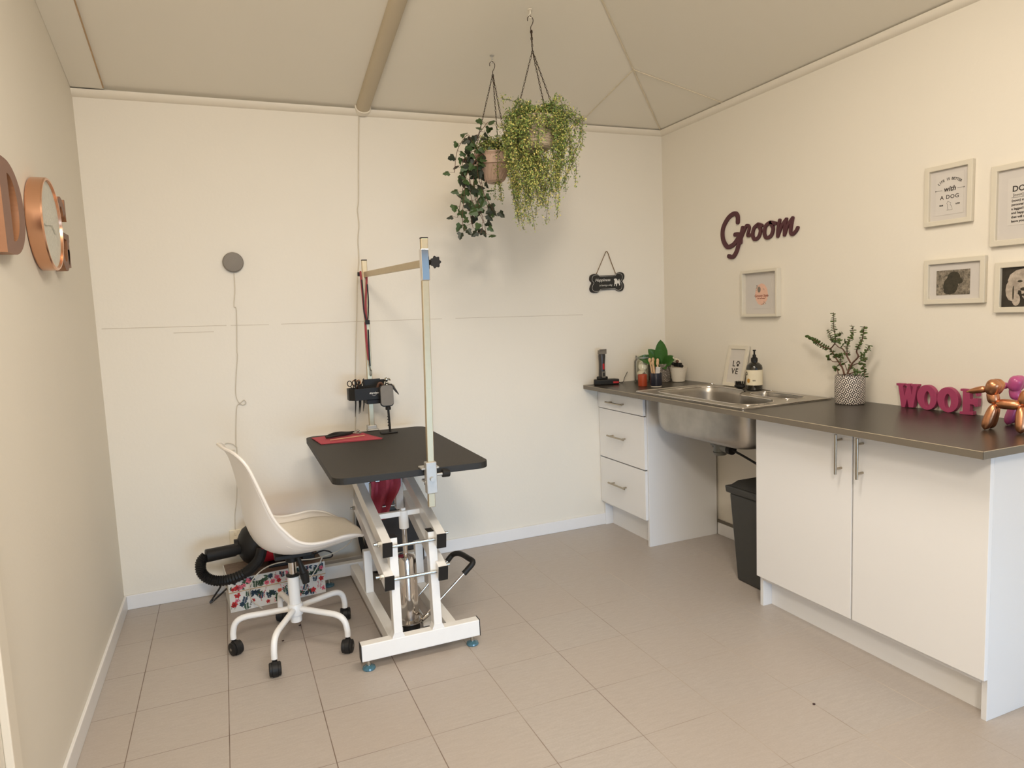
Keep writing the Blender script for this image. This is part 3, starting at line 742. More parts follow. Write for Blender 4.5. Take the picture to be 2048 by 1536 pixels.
# ------------------------------------------------------------------ two-door unit
t = thing('door_unit', (-.25, -1.878, 0), 'wide white two-door base cabinet with tall bar handles at the right', 'cabinet')
m = MB(); m.box((-.489, -1.396, 0), (-.014, -1.378, .876)).box((-.489, -2.3776, 0), (-.014, -2.3596, .876)).box((-.489, -2.359, .12), (-.02, -1.397, .138)).box((-.489, -2.359, .858), (-.02, -1.397, .876)).box((-.03, -2.359, .138), (-.014, -1.397, .858))
m.build('carcass', 'lamw', t, bev=.001)
MB().box((-.440, -2.359, 0), (-.424, -1.397, .119)).build('kickboard', 'lam', t)
for (y0, y1, hy) in ((-1.3755, -1.8765, -1.830), (-1.8835, -2.3785, -1.925)):
    d = MB().box((-.508, y1, .140), (-.4905, y0, .866)).build('door', 'lam', t, bev=.0012)
    m = MB(); handle_bar(m, (-.540, hy, .855), (-.540, hy, .702), (-.031, 0, 0)); m.build('handle', 'steelh', d, sm=True)
# ------------------------------------------------------------------ worktop
t = thing('worktop', (-.3, -1.2, .8775), 'long dark brown laminate worktop with taupe front edge', 'worktop')
zt, zb = .9, .8775; cx0, cx1, cy0, cy1 = -.545, -.06, -.555, -1.345
m = MB(); m.box((-.612, -2.4213, zb), (cx0, -.001, zt)).box((cx1, -2.4213, zb), (-.001, -.001, zt)).box((cx0, cy0, zb), (cx1, -.001, zt)).box((cx0, -2.4213, zb), (cx1, cy1, zt)); m.build('slab', 'top', t)
m = MB(); m.box((-.6134, -2.4223, zb - .001), (-.6122, -.001, zt - .0008)).box((-.6134, -2.4226, zb - .001), (-.001, -2.4214, zt - .0008)); m.build('edge_band', 'topedge', t)
m = MB(); m.box((-.6138, -2.4227, zt - .0012), (-.6115, -.001, zt + .0002)).box((-.6138, -2.4229, zt - .0012), (-.001, -2.4209, zt + .0002)); m.build('edge_line', 'topline', t)
# ------------------------------------------------------------------ sink
t = thing('sink', (-.3, -.94, .9), 'stainless steel inset sink with one large bowl and a small half bowl', 'sink')
def rr(pts, n=6): return smooth(pts, n, True)
outer = []
for (cx_, cy_, a0) in ((-.062, -.535, 0), (-.552, -.535, 90), (-.552, -1.345, 180), (-.062, -1.345, 270)):
    outer += [(cx_ + .02 * cos(radians(a0 + k * 18)), cy_ + .02 * sin(radians(a0 + k * 18))) for k in range(6)]
b1 = [(-.505, -.68), (-.47, -.605), (-.30, -.59), (-.17, -.61), (-.125, -.68), (-.125, -.82), (-.145, -.90), (-.22, -.955), (-.275, -1.02), (-.285, -1.15), (-.295, -1.25), (-.36, -1.31), (-.46, -1.31), (-.505, -1.25), (-.512, -1.1), (-.512, -.85)]
b2 = [(-.225, -1.03), (-.19, -.99), (-.13, -.985), (-.095, -1.01), (-.085, -1.10), (-.09, -1.22), (-.12, -1.27), (-.18, -1.27), (-.22, -1.23), (-.232, -1.12)]
L1 = smooth([(x, y, .9045) for x, y in b1], 4, True); L2 = smooth([(x, y, .9045) for x, y in b2], 4, True)
m = MB(); loops = [[V((x, y, .9045)) for x, y in outer], L1, L2]
m.add([p for l in loops for p in l], [tuple(q) for q in tessellate_polygon(loops)])
n = len(outer); ov = [V((x, y, .9045)) for x, y in outer]; ob = [V((x + (.003 if x > -.3 else -.003), y + (.003 if y > -.9 else -.003), .9005)) for x, y in outer]
m.add(ov + ob, [(i, (i + 1) % n, n + (i + 1) % n, n + i) for i in range(n)])
m.build('rim', 'steel', t, sm=True)
m = MB(); m.tube([V((x, y, .9045)) for x, y in outer], .0028, 8, closed=True); m.tube([p + V((0, 0, .0008)) for p in L1], .0030, 8, closed=True); m.tube([p + V((0, 0, .0008)) for p in L2], .0026, 8, closed=True); m.build('rolled_edge', 'chrome', t, sm=True)
def bowl(L, dep, name, sl=.0):
    m = MB(); c = sum(L, V()) / len(L); n = len(L); rows = []
    for s_, z in ((1.0, 0), (.985, -.006), (.975, -.03), (.96, -dep * .6), (.945, -dep * .82), (.90, -dep * .94), (.80, -dep), (.4, -dep - .004), (.06, -dep - .006)):
        rows.append([V((c.x + (p.x - c.x) * s_, c.y + (p.y - c.y) * s_, p.z + z)) for p in L])
    m.add([p for r in rows for p in r], [(i * n + k, i * n + (k + 1) % n, (i + 1) * n + (k + 1) % n, (i + 1) * n + k) for i in range(len(rows) - 1) for k in range(n)] + [tuple((len(rows) - 1) * n + k for k in range(n))])
    return m.build(name, 'steel', t, sm=True, ang=60)
bowl(L1, .205, 'large_bowl'); bowl(L2, .12, 'half_bowl')
m = MB(); outs = smooth([(x, y, .876) for x, y in ((-.512, -.64), (-.40, -.60), (-.2, -.60), (-.12, -.66), (-.11, -.9), (-.11, -1.2), (-.15, -1.315), (-.35, -1.33), (-.49, -1.31), (-.522, -1.2), (-.522, -.9))], 4, True)
L1o = outs
cyy = sum(L1o, V()) / len(L1o); rows = []; n = len(L1o)
for s_, z in ((1, .876), (1, .80), (.985, .745), (.95, .712), (.88, .694), (.7, .688), (.1, .684)): rows.append([V((cyy.x + (p.x - cyy.x) * s_, cyy.y + (p.y - cyy.y) * s_, z)) for p in L1o])
m.add([p for r in rows for p in r], [(i * n + k, i * n + (k + 1) % n, (i + 1) * n + (k + 1) % n, (i + 1) * n + k) for i in range(len(rows) - 1) for k in range(n)] + [tuple((len(rows) - 1) * n + k for k in range(n))])
m.build('underside_shell', 'steel', t, sm=True, ang=60)
dc = V((-.31, -.90, .664))
m = MB(); m.cyl(dc + V((0, 0, .019)), dc - V((0, 0, .02)), .046, seg=24).cyl(dc - V((0, 0, .02)), dc - V((0, 0, .062)), .034, seg=24).cyl(dc - V((0, 0, .062)), dc - V((0, 0, .078)), .038, .030, seg=24)
m.cyl(dc + V((0, 0, -.035)), dc + V((-.005, -.075, -.035)), .024, seg=20).cyl(dc + V((0, .03, -.03)), dc + V((0, .062, -.026)), .014, seg=12).cyl(dc + V((0, .05, -.045)), dc + V((0, .055, -.02)), .010, seg=10)
dr = m.build('drain_trap', 'pvc', t, sm=True, bev=.002)
m = MB(); m.cyl(dc + V((-.005, -.075, -.035)), dc + V((-.006, -.10, -.037)), .027, .025, seg=20); m.build('trap_nut', 'blackm', dr, sm=True)
m = MB(); m.tube(smooth([dc + V((-.006, -.098, -.037)), dc + V((0, -.17, -.055)), dc + V((.01, -.27, -.085)), dc + V((.02, -.36, -.11))], 6), .006, 8); m.tube([dc + V((.008, -.262, -.083)), dc + V((.014, -.31, -.10))], .012, 10); m.build('waste_hose', 'blackm', dr, sm=True)

# ------------------------------------------------------------------ bin
t = thing('waste_bin', (-.24, -1.22, 0), 'tall charcoal plastic waste bin standing beneath the sink', 'bin')
def taper(m, x0, x1, y0, y1, X0, X1, Y0, Y1, z0, z1):
    m.add([(x0, y0, z0), (x1, y0, z0), (x1, y1, z0), (x0, y1, z0), (X0, Y0, z1), (X1, Y0, z1), (X1, Y1, z1), (X0, Y1, z1)], [(0, 1, 2, 3), (4, 5, 6, 7), (0, 4, 5, 1), (1, 5, 6, 2), (2, 6, 7, 3), (3, 7, 4, 0)])
m = MB(); taper(m, -.385, -.12, -1.33, -1.105, -.405, -.08, -1.352, -1.075, 0, .44); m.build('body', 'bin', t, bev=.012, seg=3, sm=True)
m = MB(); taper(m, -.415, -.07, -1.360, -1.062, -.418, -.065, -1.362, -1.058, .44, .475); taper(m, -.405, -.075, -1.352, -1.075, -.36, -.085, -1.35, -1.085, .475, .498); m.build('lid', 'bin', t, bev=.006, seg=2, sm=True)

# ------------------------------------------------------------------ things on the worktop
Z = .9005
# clipper in charging stand
t = thing('clipper_charging_stand', (-.49, -.07, Z), 'low black charging stand with red badge at the corner end of the worktop', 'charger')
m = MB(); ang = Matrix.Rotation(-.35, 3, 'Z')
st_ = [(-.068, -.032), (-.06, .034), (.03, .036), (.075, .03), (.092, .0), (.085, -.03), (.03, -.036)]
bse = V((-.498, -.062, Z)); m.prism([bse + ang @ V((x, y, 0)) for x, y in st_], (0, 0, .032)); m.build('base', 'black', t, bev=.005, seg=3, sm=True)
m = MB(); m.box((-.538, -.080, Z + .0325), (-.482, -.035, Z + .050)); m.build('cradle', 'black', t, bev=.004)
rd = ang @ V((1, 0, 0)); m = MB(); c = bse + ang @ V((.048, -.0375, .009)); m.prism([c, c + rd * .034, c + rd * .034 + V((0, 0, .011)), c + V((0, 0, .011))], ang @ V((0, .001, 0))); m.build('badge', 'dred', t)
m = MB(); m.tube(smooth([bse + V((.085, -.028, .008)), V((-.39, -.08, Z + .004)), V((-.355, -.05, Z + .006)), V((-.335, -.035, Z + .03)), V((-.30, -.012, Z + .06))], 6), .002, 6); m.build('cord', 'cordb', t, sm=True)
t = thing('hair_clipper', (-.51, -.057, Z + .043), 'upright dark grey pet hair clipper standing in the black charger', 'clipper')
m = MB(); pr = [(0, .019, .017), (.02, .021, .019), (.06, .019, .018), (.10, .020, .018), (.13, .023, .019), (.145, .023, .017)]
rows = []
for (h, a, b) in pr: rows.append([V((-.512 + h * .02 - .0 + a * cos(k * pi / 8) * (abs(cos(k * pi / 8)) ** -.3 if abs(cos(k * pi / 8)) > .01 else 1) * .92, -.058 + b * sin(k * pi / 8), Z + .043 + h)) for k in range(16)])
m.add([p for r in rows for p in r], [(i * 16 + k, i * 16 + (k + 1) % 16, (i + 1) * 16 + (k + 1) % 16, (i + 1) * 16 + k) for i in range(len(pr) - 1) for k in range(16)] + [tuple(range(16))[::-1], tuple((len(pr) - 1) * 16 + k for k in range(16))])
m.build('body', 'gunmetal', t, sm=True)
m = MB(); m.box((-.534, -.078, Z + .189), (-.487, -.052, Z + .212))
for k in range(12): m.box((-.533 + k * .0039, -.080, Z + .205), (-.531 + k * .0039, -.070, Z + .218))
m.build('blade', 'greypanel', t)
MB().box((-.516, -.0785, Z + .095), (-.505, -.0755, Z + .130)).build('badge', 'dred', t)
m = MB(); m.box((-.523, -.0805, Z + .044), (-.499, -.0755, Z + .082)).box((-.517, -.0815, Z + .052), (-.505, -.080, Z + .075), 1); m.build('front_panel', ['greypanel', 'blackm'], t)
# jar of cotton pads
jc = V((-.235, -.085, Z))
t = thing('glass_jar', jc, 'clear glass jar packed with round cotton pads in the corner', 'jar')
m = MB(); m.lathe([(0, 0), (.046, 0), (.050, .006), (.050, .125), (.046, .136), (.041, .142), (.041, .158), (.044, .160), (.044, .164), (.038, .164), (.038, .140), (.046, .125), (.047, .010), (0, .008)], jc, 40); m.build('body', 'glass', t, sm=True)
MB().lathe([(.0425, .148), (.0475, .148), (.0475, .153), (.0425, .153)], jc, 40).build('rim_band', 'cast', t, sm=True)
random.seed(4)
for k in range(11):
    a = k * 2.4; rr_ = .014 if k % 3 else .003; zz = .026 + (k // 3) * .034
    R = Matrix.Rotation(a, 3, 'Z') @ Matrix.Rotation(radians(random.uniform(35, 85)), 3, 'Y')
    c = jc + V((rr_ * cos(a), rr_ * sin(a), zz))
    m = MB(); m.ell(c, (.027, .027, .0065), 20, 8, R=R)
    tag(m.build('cotton_pad', 'cotton', sm=True), 'white round cotton pad inside the glass jar', 'cotton pad', 'cotton pads in the glass jar')
# terracotta cup, navy cup
c = V((-.375, -.295, Z)); m = MB(); m.lathe([(0, 0), (.026, 0), (.0275, .003), (.028, .068), (.026, .068), (.025, .006), (0, .005)], c, 32)
tag(m.build('candle_cup', 'terracotta', sm=True), 'small terracotta-orange glass cup beside the navy cup', 'cup')
c = V((-.335, -.375, Z)); t = thing('brush_cup', c, 'dark navy cup with a pale foot ring near the sink corner', 'cup')
MB().lathe([(0, .004), (.031, .004), (.034, .010), (.035, .080), (.033, .080), (.031, .012), (0, .010)], c, 36).build('body', 'navy', t, sm=True)
MB().lathe([(0, 0), (.031, 0), (.032, .005), (0, .005)], c, 36).build('foot', 'cream', t, sm=True)
# wooden tools standing in navy cup
random.seed(12)
for k in range(5):
    a = k * 1.3; b = c + V((.010 * cos(a), .010 * sin(a), .014)); tp = c + V((.026 * cos(a) - .006, .020 * sin(a) + .01, random.uniform(.135, .165)))
    m = MB(); m.tube([b, b.lerp(tp, .7), tp], [.004, .005, .0035], 8); m.ell(tp, (.010, .006, .014), 10, 8)
    tag(m.build('wooden_brush', 'woodpeg', sm=True), 'light wooden grooming stick standing in the navy cup', 'brush', 'wooden sticks in the navy cup')
m = MB(); m.box((-.345, -.392, Z + .075), (-.318, -.384, Z + .115), R=Matrix.Rotation(.15, 3, 'Y')); tag(m.build('gift_tag', 'paper', bev=.001), 'small pale card standing up out of the navy cup', 'card')
# grey woven pot with leafy plant
c = V((-.145, -.165, Z)); t = thing('potted_plant', c, 'broad-leaved green plant in a dotted grey pot in the corner', 'plant')
MB().lathe([(0, 0), (.050, 0), (.053, .004), (.058, .10), (.060, .112), (.056, .112), (.054, .095), (0, .092)], c, 40).build('pot', 'dots', t, sm=True)
m = MB(); random.seed(31)
def bigleaf(m, base, d, n, L, wd, droop):
    d, n = V(d).normalized(), V(n).normalized(); s_ = d.cross(n).normalized(); vs = []; N = 9
    for i in range(N):
        f = i / (N - 1); hw = wd / 2 * (sin(pi * f ** .8) ** .8 if 0 < f < 1 else .03)
        p = V(base) + d * L * f + V((0, 0, -droop * f * f * L))
        for b in (-1, -.5, 0, .5, 1): vs.append(p + s_ * b * hw + n * (abs(b) * hw * .45) + V((0, 0, .0015 * sin(i * 2.2) * abs(b))))
    m.add(vs, [(i * 5 + k, i * 5 + k + 1, (i + 1) * 5 + k + 1, (i + 1) * 5 + k) for i in range(N - 1) for k in range(4)])
b0 = c + V((0, 0, .095))
for (dx, dy, dz, L, wd, dr_) in ((-.15, -.15, 1, .175, .078, .03), (-.85, .45, .62, .18, .07, .22), (.0, -1, .62, .15, .075, .22), (-.75, -.55, .5, .13, .065, .3), (-.5, .2, .8, .15, .07, .1), (.4, -.6, .8, .11, .05, .15), (-.9, -.35, .30, .10, .045, .2), (.4, .5, .8, .09, .045, .1), (-.3, -.9, .2, .09, .045, .35)):
    bigleaf(m, b0, (dx, dy, dz), (-.55, -.75, .55), L, wd, dr_)
m.build('leaves', 'leafbig', t, sm=True, ang=180)
# white ribbed pot with clips
c = V((-.085, -.250, Z)); t = thing('ceramic_pot', c, 'cream textured tapered pot in the corner holding brushes and clips', 'pot')
MB().lathe([(0, 0), (.034, 0), (.038, .003), (.052, .082), (.054, .090), (.050, .090), (.048, .078), (.036, .010), (0, .008)], c, 44).build('body', 'cream', t, sm=True)
def inpot(name, label, cat, mt, f):
    m = MB(); f(m); tag(m.build(name, mt, sm=True, bev=.002), label, cat)
inpot('slicker_brush', 'black slicker brush lying across the cream textured pot', 'brush', 'black', lambda m: (m.tube([c + V((-.045, .015, .118)), c + V((-.02, 0, .106)), c + V((-.015, -.062, .099))], [.008, .012, .009], 10), m.box(c + V((-.035, -.045, .095)), c + V((-.005, .0, .118)))))
inpot('white_comb', 'white plastic brush head standing in the cream textured pot', 'brush', 'outlet', lambda m: m.box(c + V((-.020, -.024, .10)), c + V((.0, .022, .138)), R=Matrix.Rotation(.25, 3, 'X')))
inpot('white_clip', 'small white clip standing upright at the left of the cream pot', 'clip', 'outlet', lambda m: m.tube([c + V((-.02, .04, .07)), c + V((-.02, .038, .12)), c + V((-.018, .022, .148))], [.010, .011, .004], 10))
inpot('round_brush', 'round brown brush end on top of the items in the cream pot', 'brush', 'stem', lambda m: m.ell(c + V((-.028, -.028, .128)), .010, 14, 10))
# LOVE frame leaning on the wall
t = thing('love_frame', (-.03, -.72, .905), 'small white frame reading LOVE with a paw, leaning behind the sink', 'picture frame')
tilt = .050; A0 = V((-.055, -.628, .9055)); ry = V((0, -1, 0)); uz = V((tilt, 0, .222)).normalized(); nn = ry.cross(uz)   # towards the room
if nn.x > 0: nn = -nn
def lf(a, b, d=0): return A0 + ry * a + uz * b + nn * d
m = MB(); Wf, Hf = .158, .228
m.prism([lf(0, 0), lf(Wf, 0), lf(Wf, Hf), lf(0, Hf)], nn * .014, holes=[[lf(.02, .02), lf(Wf - .02, .02), lf(Wf - .02, Hf - .02), lf(.02, Hf - .02)]]); m.build('moulding', 'frame', t, bev=.0015)
m = MB(); m.prism([lf(.018, .018, .002), lf(Wf - .018, .018, .002), lf(Wf - .018, Hf - .018, .002), lf(.018, Hf - .018, .002)], nn * .004); m.build('print', 'paper', t)
m = MB()
text(m, 'L', .045, lf(.060, .112, .0068), right=ry, up=uz, bold=.0006); text(m, 'VE', .045, lf(.075, .070, .0068), right=ry, up=uz, bold=.0006, space=1.15)
for (a, b, r_, q) in ((0, 0, .008, .008), (-.011, .012, .0035, .005), (-.004, .019, .0035, .005), (.005, .019, .0035, .005), (.012, .012, .0035, .005)):
    pts = [lf(.092 + a + r_ * cos(k * pi / 8), .120 + b + q * sin(k * pi / 8), .0065) for k in range(16)]; m.prism(pts, nn * .0006)
m.build('lettering', 'ink', t)
# pump bottle
c = V((-.078, -.895, .9052)); t = thing('pump_bottle', c, 'dark pump bottle with a cream label on the back rim of the sink', 'bottle')
MB().lathe([(0, 0), (.036, 0), (.040, .004), (.041, .012), (.041, .118), (.038, .130), (.026, .142), (.016, .147), (.016, .152), (0, .152)], c, 40).build('body', 'amber', t, sm=True)
MB().lathe([(.0415, .028), (.0418, .028), (.0418, .108), (.0415, .108)], c, 48).build('label', 'label', t, sm=True)
m = MB(); m.lathe([(0, .150), (.017, .150), (.017, .168), (.012, .172), (.009, .174), (.009, .186), (.0045, .188), (.0045, .205), (.008, .206), (.008, .212), (0, .212)], c, 24); m.build('pump', 'black', t, sm=True)
def onlabel(m, s_, size, ang, z, **k):
    a = ang; r_ = .0421; n_ = V((cos(a), sin(a), 0)); text(m, s_, size, c + n_ * r_ + V((0, 0, z)), right=(-sin(a), cos(a), 0), up=(0, 0, 1), **k)
m = MB(); onlabel(m, 'O', .026, radians(180 - 8 - 10), .080, bold=.0006); m.build('label_logo', 'ink', t)
m = MB()
for k in range(4): onlabel(m, 'IE', .009, radians(218 + 9 * (k % 2) + 6 * (k // 2)), .050)
m.build('label_symbols', 'ink', t)
m = MB(); onlabel(m, 'SOAP', .0075, radians(186), .056); a = radians(184)
n_ = V((cos(a), sin(a), 0)); sd = V((-sin(a), cos(a), 0)); m.prism([c + n_ * .0424 + sd * (.009 * cos(k * pi / 8)) + V((0, 0, .052 + .012 * sin(k * pi / 8))) for k in range(16)], n_ * .0003); m.build('label_badge', 'gold', t)
# scrubbing brush
c = V((-.092, -.80, .9052)); m = MB(); m.ell(c + V((0, 0, .014)), (.024, .034, .014), 20, 10); random.seed(5)
for k in range(26):
    a = k * 2.4; r_ = .028 * sqrt(k / 26); b = c + V((r_ * .8 * cos(a), r_ * sin(a), .024)); m.tube([b, b + V((.003 * cos(a), .003 * sin(a), .016))], [.0022, .0014], 5)
tag(m.build('rubber_brush', 'black', sm=True), 'black rubber massage brush with stubby bristles beside the pump bottle', 'brush')
# succulent
c = V((-.096, -1.508, Z)); t = thing('succulent_pot', c, 'jade-like succulent in a black and white ornament-patterned pot', 'plant')
MB().lathe([(0, 0), (.056, 0), (.060, .003), (.062, .012), (.062, .122), (.060, .126), (.056, .126), (.056, .112), (0, .112)], c, 56).build('pot', 'ornament', t, sm=True)
MB().lathe([(0, .117), (.03, .118), (.0555, .1125)], c, 32).build('soil', 'soil', t, sm=True)
def sp(x, y, dx=0): return on(1600 + x / 7.3125, 610 + y / 7.3125, x=-.096 + dx)
br = [([(650, 1020), (610, 900), (540, 800), (440, 650), (330, 610), (230, 530), (110, 460)], .0045, .35), ([(440, 650), (510, 560), (520, 480), (492, 320), (490, 110)], .003, .3), ([(740, 850), (660, 700), (620, 640), (570, 620), (515, 570)], .0035, 2),
      ([(690, 740), (690, 600), (725, 510), (775, 400), (755, 290)], .0025, .1), ([(690, 1010), (760, 860), (850, 760), (828, 680), (860, 590), (910, 500), (940, 310)], .0045, .55), ([(850, 760), (930, 720), (1000, 630), (1020, 590)], .0025, .2),
      ([(780, 880), (850, 855), (920, 870), (940, 960), (950, 1060)], .0025, .35), ([(560, 830), (480, 825), (420, 780), (400, 765)], .002, .6), ([(515, 480), (560, 430), (620, 410)], .002, .3), ([(500, 550), (455, 500), (440, 440), (400, 360)], .0025, .1),
      ([(590, 860), (590, 780), (555, 720)], .002, .2), ([(580, 760), (620, 750)], .0015, 0), ([(690, 960), (650, 850)], .002, .1), ([(560, 1010), (540, 930), (500, 940)], .0025, .4), ([(700, 1010), (790, 985), (850, 965)], .003, .5), ([(520, 540), (560, 520), (570, 545)], .0015, .1),
      ([(700, 640), (620, 590)], .0015, 0), ([(730, 690), (690, 720)], .0015, 0), ([(860, 830), (960, 800)], .002, 0), ([(870, 780), (940, 780), (965, 830)], .002, 0), ([(700, 950), (760, 900), (730, 880)], .002, 0), ([(600, 900), (570, 870)], .002, 0), ([(720, 560), (660, 530)], .0015, 0)]
ms, ml = MB(), MB(); random.seed(8)
for bi, (ln, r_, bare) in enumerate(br):
    dpt = [random.uniform(-.03, .02) for _ in range(2)]; n = len(ln)
    P = smooth([sp(x, y, (dpt[1] if i == n - 1 else dpt[0] * .5) * (i / n) - (.012 if y > 950 else 0)) for i, (x, y) in enumerate(ln)], 8)
    ms.tube(P, [r_ * (1 - .55 * i / len(P)) for i in range(len(P))], 6)
    acc = 0
    for i in range(1, len(P)):
        acc += (P[i] - P[i - 1]).length
        if i / len(P) >= bare * .999 and acc > .0065:
            acc = 0; d = (P[i] - P[i - 1]).normalized()
            ax = rnd(); s_ = (ax - d * ax.dot(d)).normalized()
            for q in (s_, -s_):
                if bare > 1: continue
                n_ = (d + rnd() * .5).normalized(); R = Matrix((q, n_.cross(q).normalized(), q.cross(n_.cross(q)).normalized())).transposed()
                L = random.uniform(.0060, .0100); ml.ell(P[i] + q * L * .9, (L, L * .75, .0016), 8, 5, R=R)
ms.build('stems', 'stem', t, sm=True); ml.build('leaves', 'jade', t, sm=True)
# WOOF letters
F_ = lambda x, y, dx=0: on(1780 + x / 7.642, 720 + y / 7.642, x=-.030 + dx)
ZF = .9005
def letter(pts, lab, holes=()):
    m = MB(); P = [F_(*p) for p in pts]; Hh = [[F_(*p) for p in h] for h in holes]
    lo = min(p.z for p in P); sh = V((0, 0, ZF - lo)); P = [p + sh for p in P]; Hh = [[p + sh for p in h] for h in Hh]
    m.prism(P, (.020, 0, 0), 0, 0, holes=Hh)
    tag(m.build('letter_block', 'magenta', bev=.001), lab, 'letter', 'magenta WOOF letters')
letter([(95, 360), (205, 368), (207, 400), (190, 402), (215, 560), (255, 405), (232, 402), (232, 370), (295, 370), (297, 400), (330, 545), (345, 410), (318, 405), (318, 375), (430, 380), (428, 412), (410, 414), (352, 735), (282, 730), (258, 600), (225, 728), (170, 722), (125, 398), (98, 393)], 'magenta letter W, first of the freestanding WOOF letters')
def ring(cx_, cy_, a, b, sl, ia, ib, icx, icy):
    o = [(cx_ + a * cos(k * pi / 16), cy_ + b * sin(k * pi / 16) + sl * cos(k * pi / 16)) for k in range(32)]
    i = [(icx + ia * (abs(cos(k * pi / 16)) ** 1.25) * (1 if cos(k * pi / 16) > 0 else -1), icy + ib * sin(k * pi / 16)) for k in range(32)]
    return o, i
o, i = ring(560, 582, 152, 190, 18, 47, 118, 567, 605); letter(o, 'first magenta letter O, directly after the W', [i])
o, i = ring(880, 615, 163, 192, 20, 50, 118, 878, 640); letter(o, 'second magenta letter O, between the other O and the F', [i])
letter([(1075, 443), (1345, 470), (1345, 560), (1320, 560), (1300, 505), (1215, 498), (1218, 600), (1250, 615), (1265, 592), (1345, 600), (1335, 720), (1295, 722), (1270, 690), (1220, 685), (1218, 790), (1268, 795), (1268, 848), (1060, 828), (1062, 790), (1105, 788), (1110, 480), (1075, 478)], 'magenta letter F, last of the WOOF letters behind the balloon dog')
# balloon dogs : bubbles and sausages in one body
def balloon(name, label, mt, ctr, s_, yaw):
    R = Matrix.Rotation(yaw, 3, 'Z')
    def T(x, y, z): return V(ctr) + R @ (V((x, y, z)) * s_)
    t = thing(name, ctr, label, 'figurine', 'balloon-animal dog figurines')
    def sausage(m, p, q, r1, r2=None, pinch=.30):
        r2 = r1 if r2 is None else r2; p, q = V(p), V(q); n = 12; pts = []; rs = []
        for i in range(n + 1):
            f = i / n; pts.append(T(*(p.lerp(q, f)))); rr_ = r1 + (r2 - r1) * f; rs.append(s_ * rr_ * max(.12, (1 - abs(2 * f - 1) ** 3.2) ** .5))
        m.tube(pts, rs, 18)
    m = MB()
    sausage(m, (.16, 0, .92), (.56, 0, .82), .095, .055); sausage(m, (.53, 0, .825), (.60, 0, .815), .025, .018)
    h = m.build('snout', mt, t, sm=True, ang=180)
    for sd in (-1, 1):
        m = MB(); sausage(m, (.07, sd * .04, .80), (-.06, sd * .11, 1.14), .150); m.build('ear', mt, t, sm=True, ang=180)
    m = MB(); sausage(m, (.06, 0, .90), (.00, 0, .58), .125); m.build('neck', mt, t, sm=True, ang=180)
    m = MB(); sausage(m, (0, 0, .60), (-.56, 0, .60), .115); m.build('body', mt, t, sm=True, ang=180)
    for (x, dx) in ((-.03, .16), (-.55, -.04)):
        for sd in (-1, 1):
            m = MB(); sausage(m, (x, sd * .04, .60), (x + dx, sd * .13, .0), .10, .115); m.build('leg', mt, t, sm=True, ang=180)
    m = MB(); sausage(m, (-.54, 0, .60), (-.64, 0, .95), .11); sausage(m, (-.64, 0, .93), (-.67, 0, 1.05), .05, .03); m.build('tail', mt, t, sm=True, ang=180)
    return t
dl = on(1972, 861, z=.9)
balloon('balloon_dog', 'shiny copper balloon-animal dog on the worktop in front of the magenta dog', 'bronze', (-.255, -2.226, Z + .0005), .150, radians(97))
balloon('balloon_dog', 'glossy magenta-pink balloon-animal dog behind the copper one', 'pinkdog', (-.110, -2.210, Z + .0005), .150, radians(100))

# ------------------------------------------------------------------ grooming table
t = thing('grooming_table', (-1.99, -.66, 0), 'hydraulic dog grooming table with black rubber top and white steel frame', 'grooming table')
def rrect(x0, x1, y0, y1, r, z, n=6):
    out = []
    for cx_, cy_, a0 in ((x1 - r, y1 - r, 0), (x0 + r, y1 - r, 90), (x0 + r, y0 + r, 180), (x1 - r, y0 + r, 270)):
        out += [V((cx_ + r * cos(radians(a0 + 90 * k / n)), cy_ + r * sin(radians(a0 + 90 * k / n)), z)) for k in range(n + 1)]
    return out
def skew(p): return V((p.x + (p.y + .66) * .012, p.y - (p.x + 2) * .05, p.z))
TZ = .780
m = MB(); m.prism([skew(p) for p in rrect(-2.302, -1.694, -1.188, -.155, .05, TZ - .026)], (0, 0, .026), 0, 1); m.build('tabletop', ['rubber', 'rubbere'], t, bev=.004, seg=2)
m = MB(); m.box((-2.12, -1.05, TZ - .05), (-2.09, -.28, TZ - .027)).box((-1.895, -1.05, TZ - .05), (-1.865, -.28, TZ - .027)).box((-2.09, -1.03, TZ - .05), (-1.895, -1.0, TZ - .027)).box((-2.09, -.33, TZ - .05), (-1.895, -.30, TZ - .027))
m.build('top_frame', 'white', t, bev=.002)
bb = MB(); bb.box((-2.243, -1.142, .041), (-1.757, -1.100, .108)); bb.build('front_crossbar', 'white', t, bev=.003)
bb = MB(); bb.box((-2.262, -.205, .041), (-1.757, -.163, .108)); bb.build('rear_crossbar', 'white', t, bev=.003)
for x in (-2.245, -1.757): MB().box((x, -1.143, .040), (x + .002, -1.099, .109)).build('end_cap', 'black', t)
for x in (-2.105, -1.862):
    m = MB(); m.box((x - .021, -1.0995, .046), (x + .021, -.2055, .100)); m.build('side_rail', 'white', t, bev=.002)
for (x, xt) in ((-2.095, -2.092), (-1.932, -1.934)):
    m = MB(); m.beam((x, -1.118, .105), (xt, -1.105, .508), .034, .045, up=(0, 1, 0)); u_ = m.build('upright', 'white', t, bev=.002)
    m = MB(); m.box((xt - .017, -1.128, .5085), (xt + .017, -1.083, .511)); m.build('cap', 'black', u_)
    m = MB(); m.add([(x - .026, -1.1405, .1085), (x + .026, -1.1405, .1085), (x + .017, -1.1405, .13), (x - .017, -1.1405, .13), (x - .026, -1.10, .1085), (x + .026, -1.10, .1085), (x + .017, -1.10, .13), (x - .017, -1.10, .13)], [(0, 1, 2, 3), (7, 6, 5, 4), (0, 4, 5, 1), (1, 5, 6, 2), (2, 6, 7, 3), (3, 7, 4, 0)]); m.build('gusset', 'white', u_)
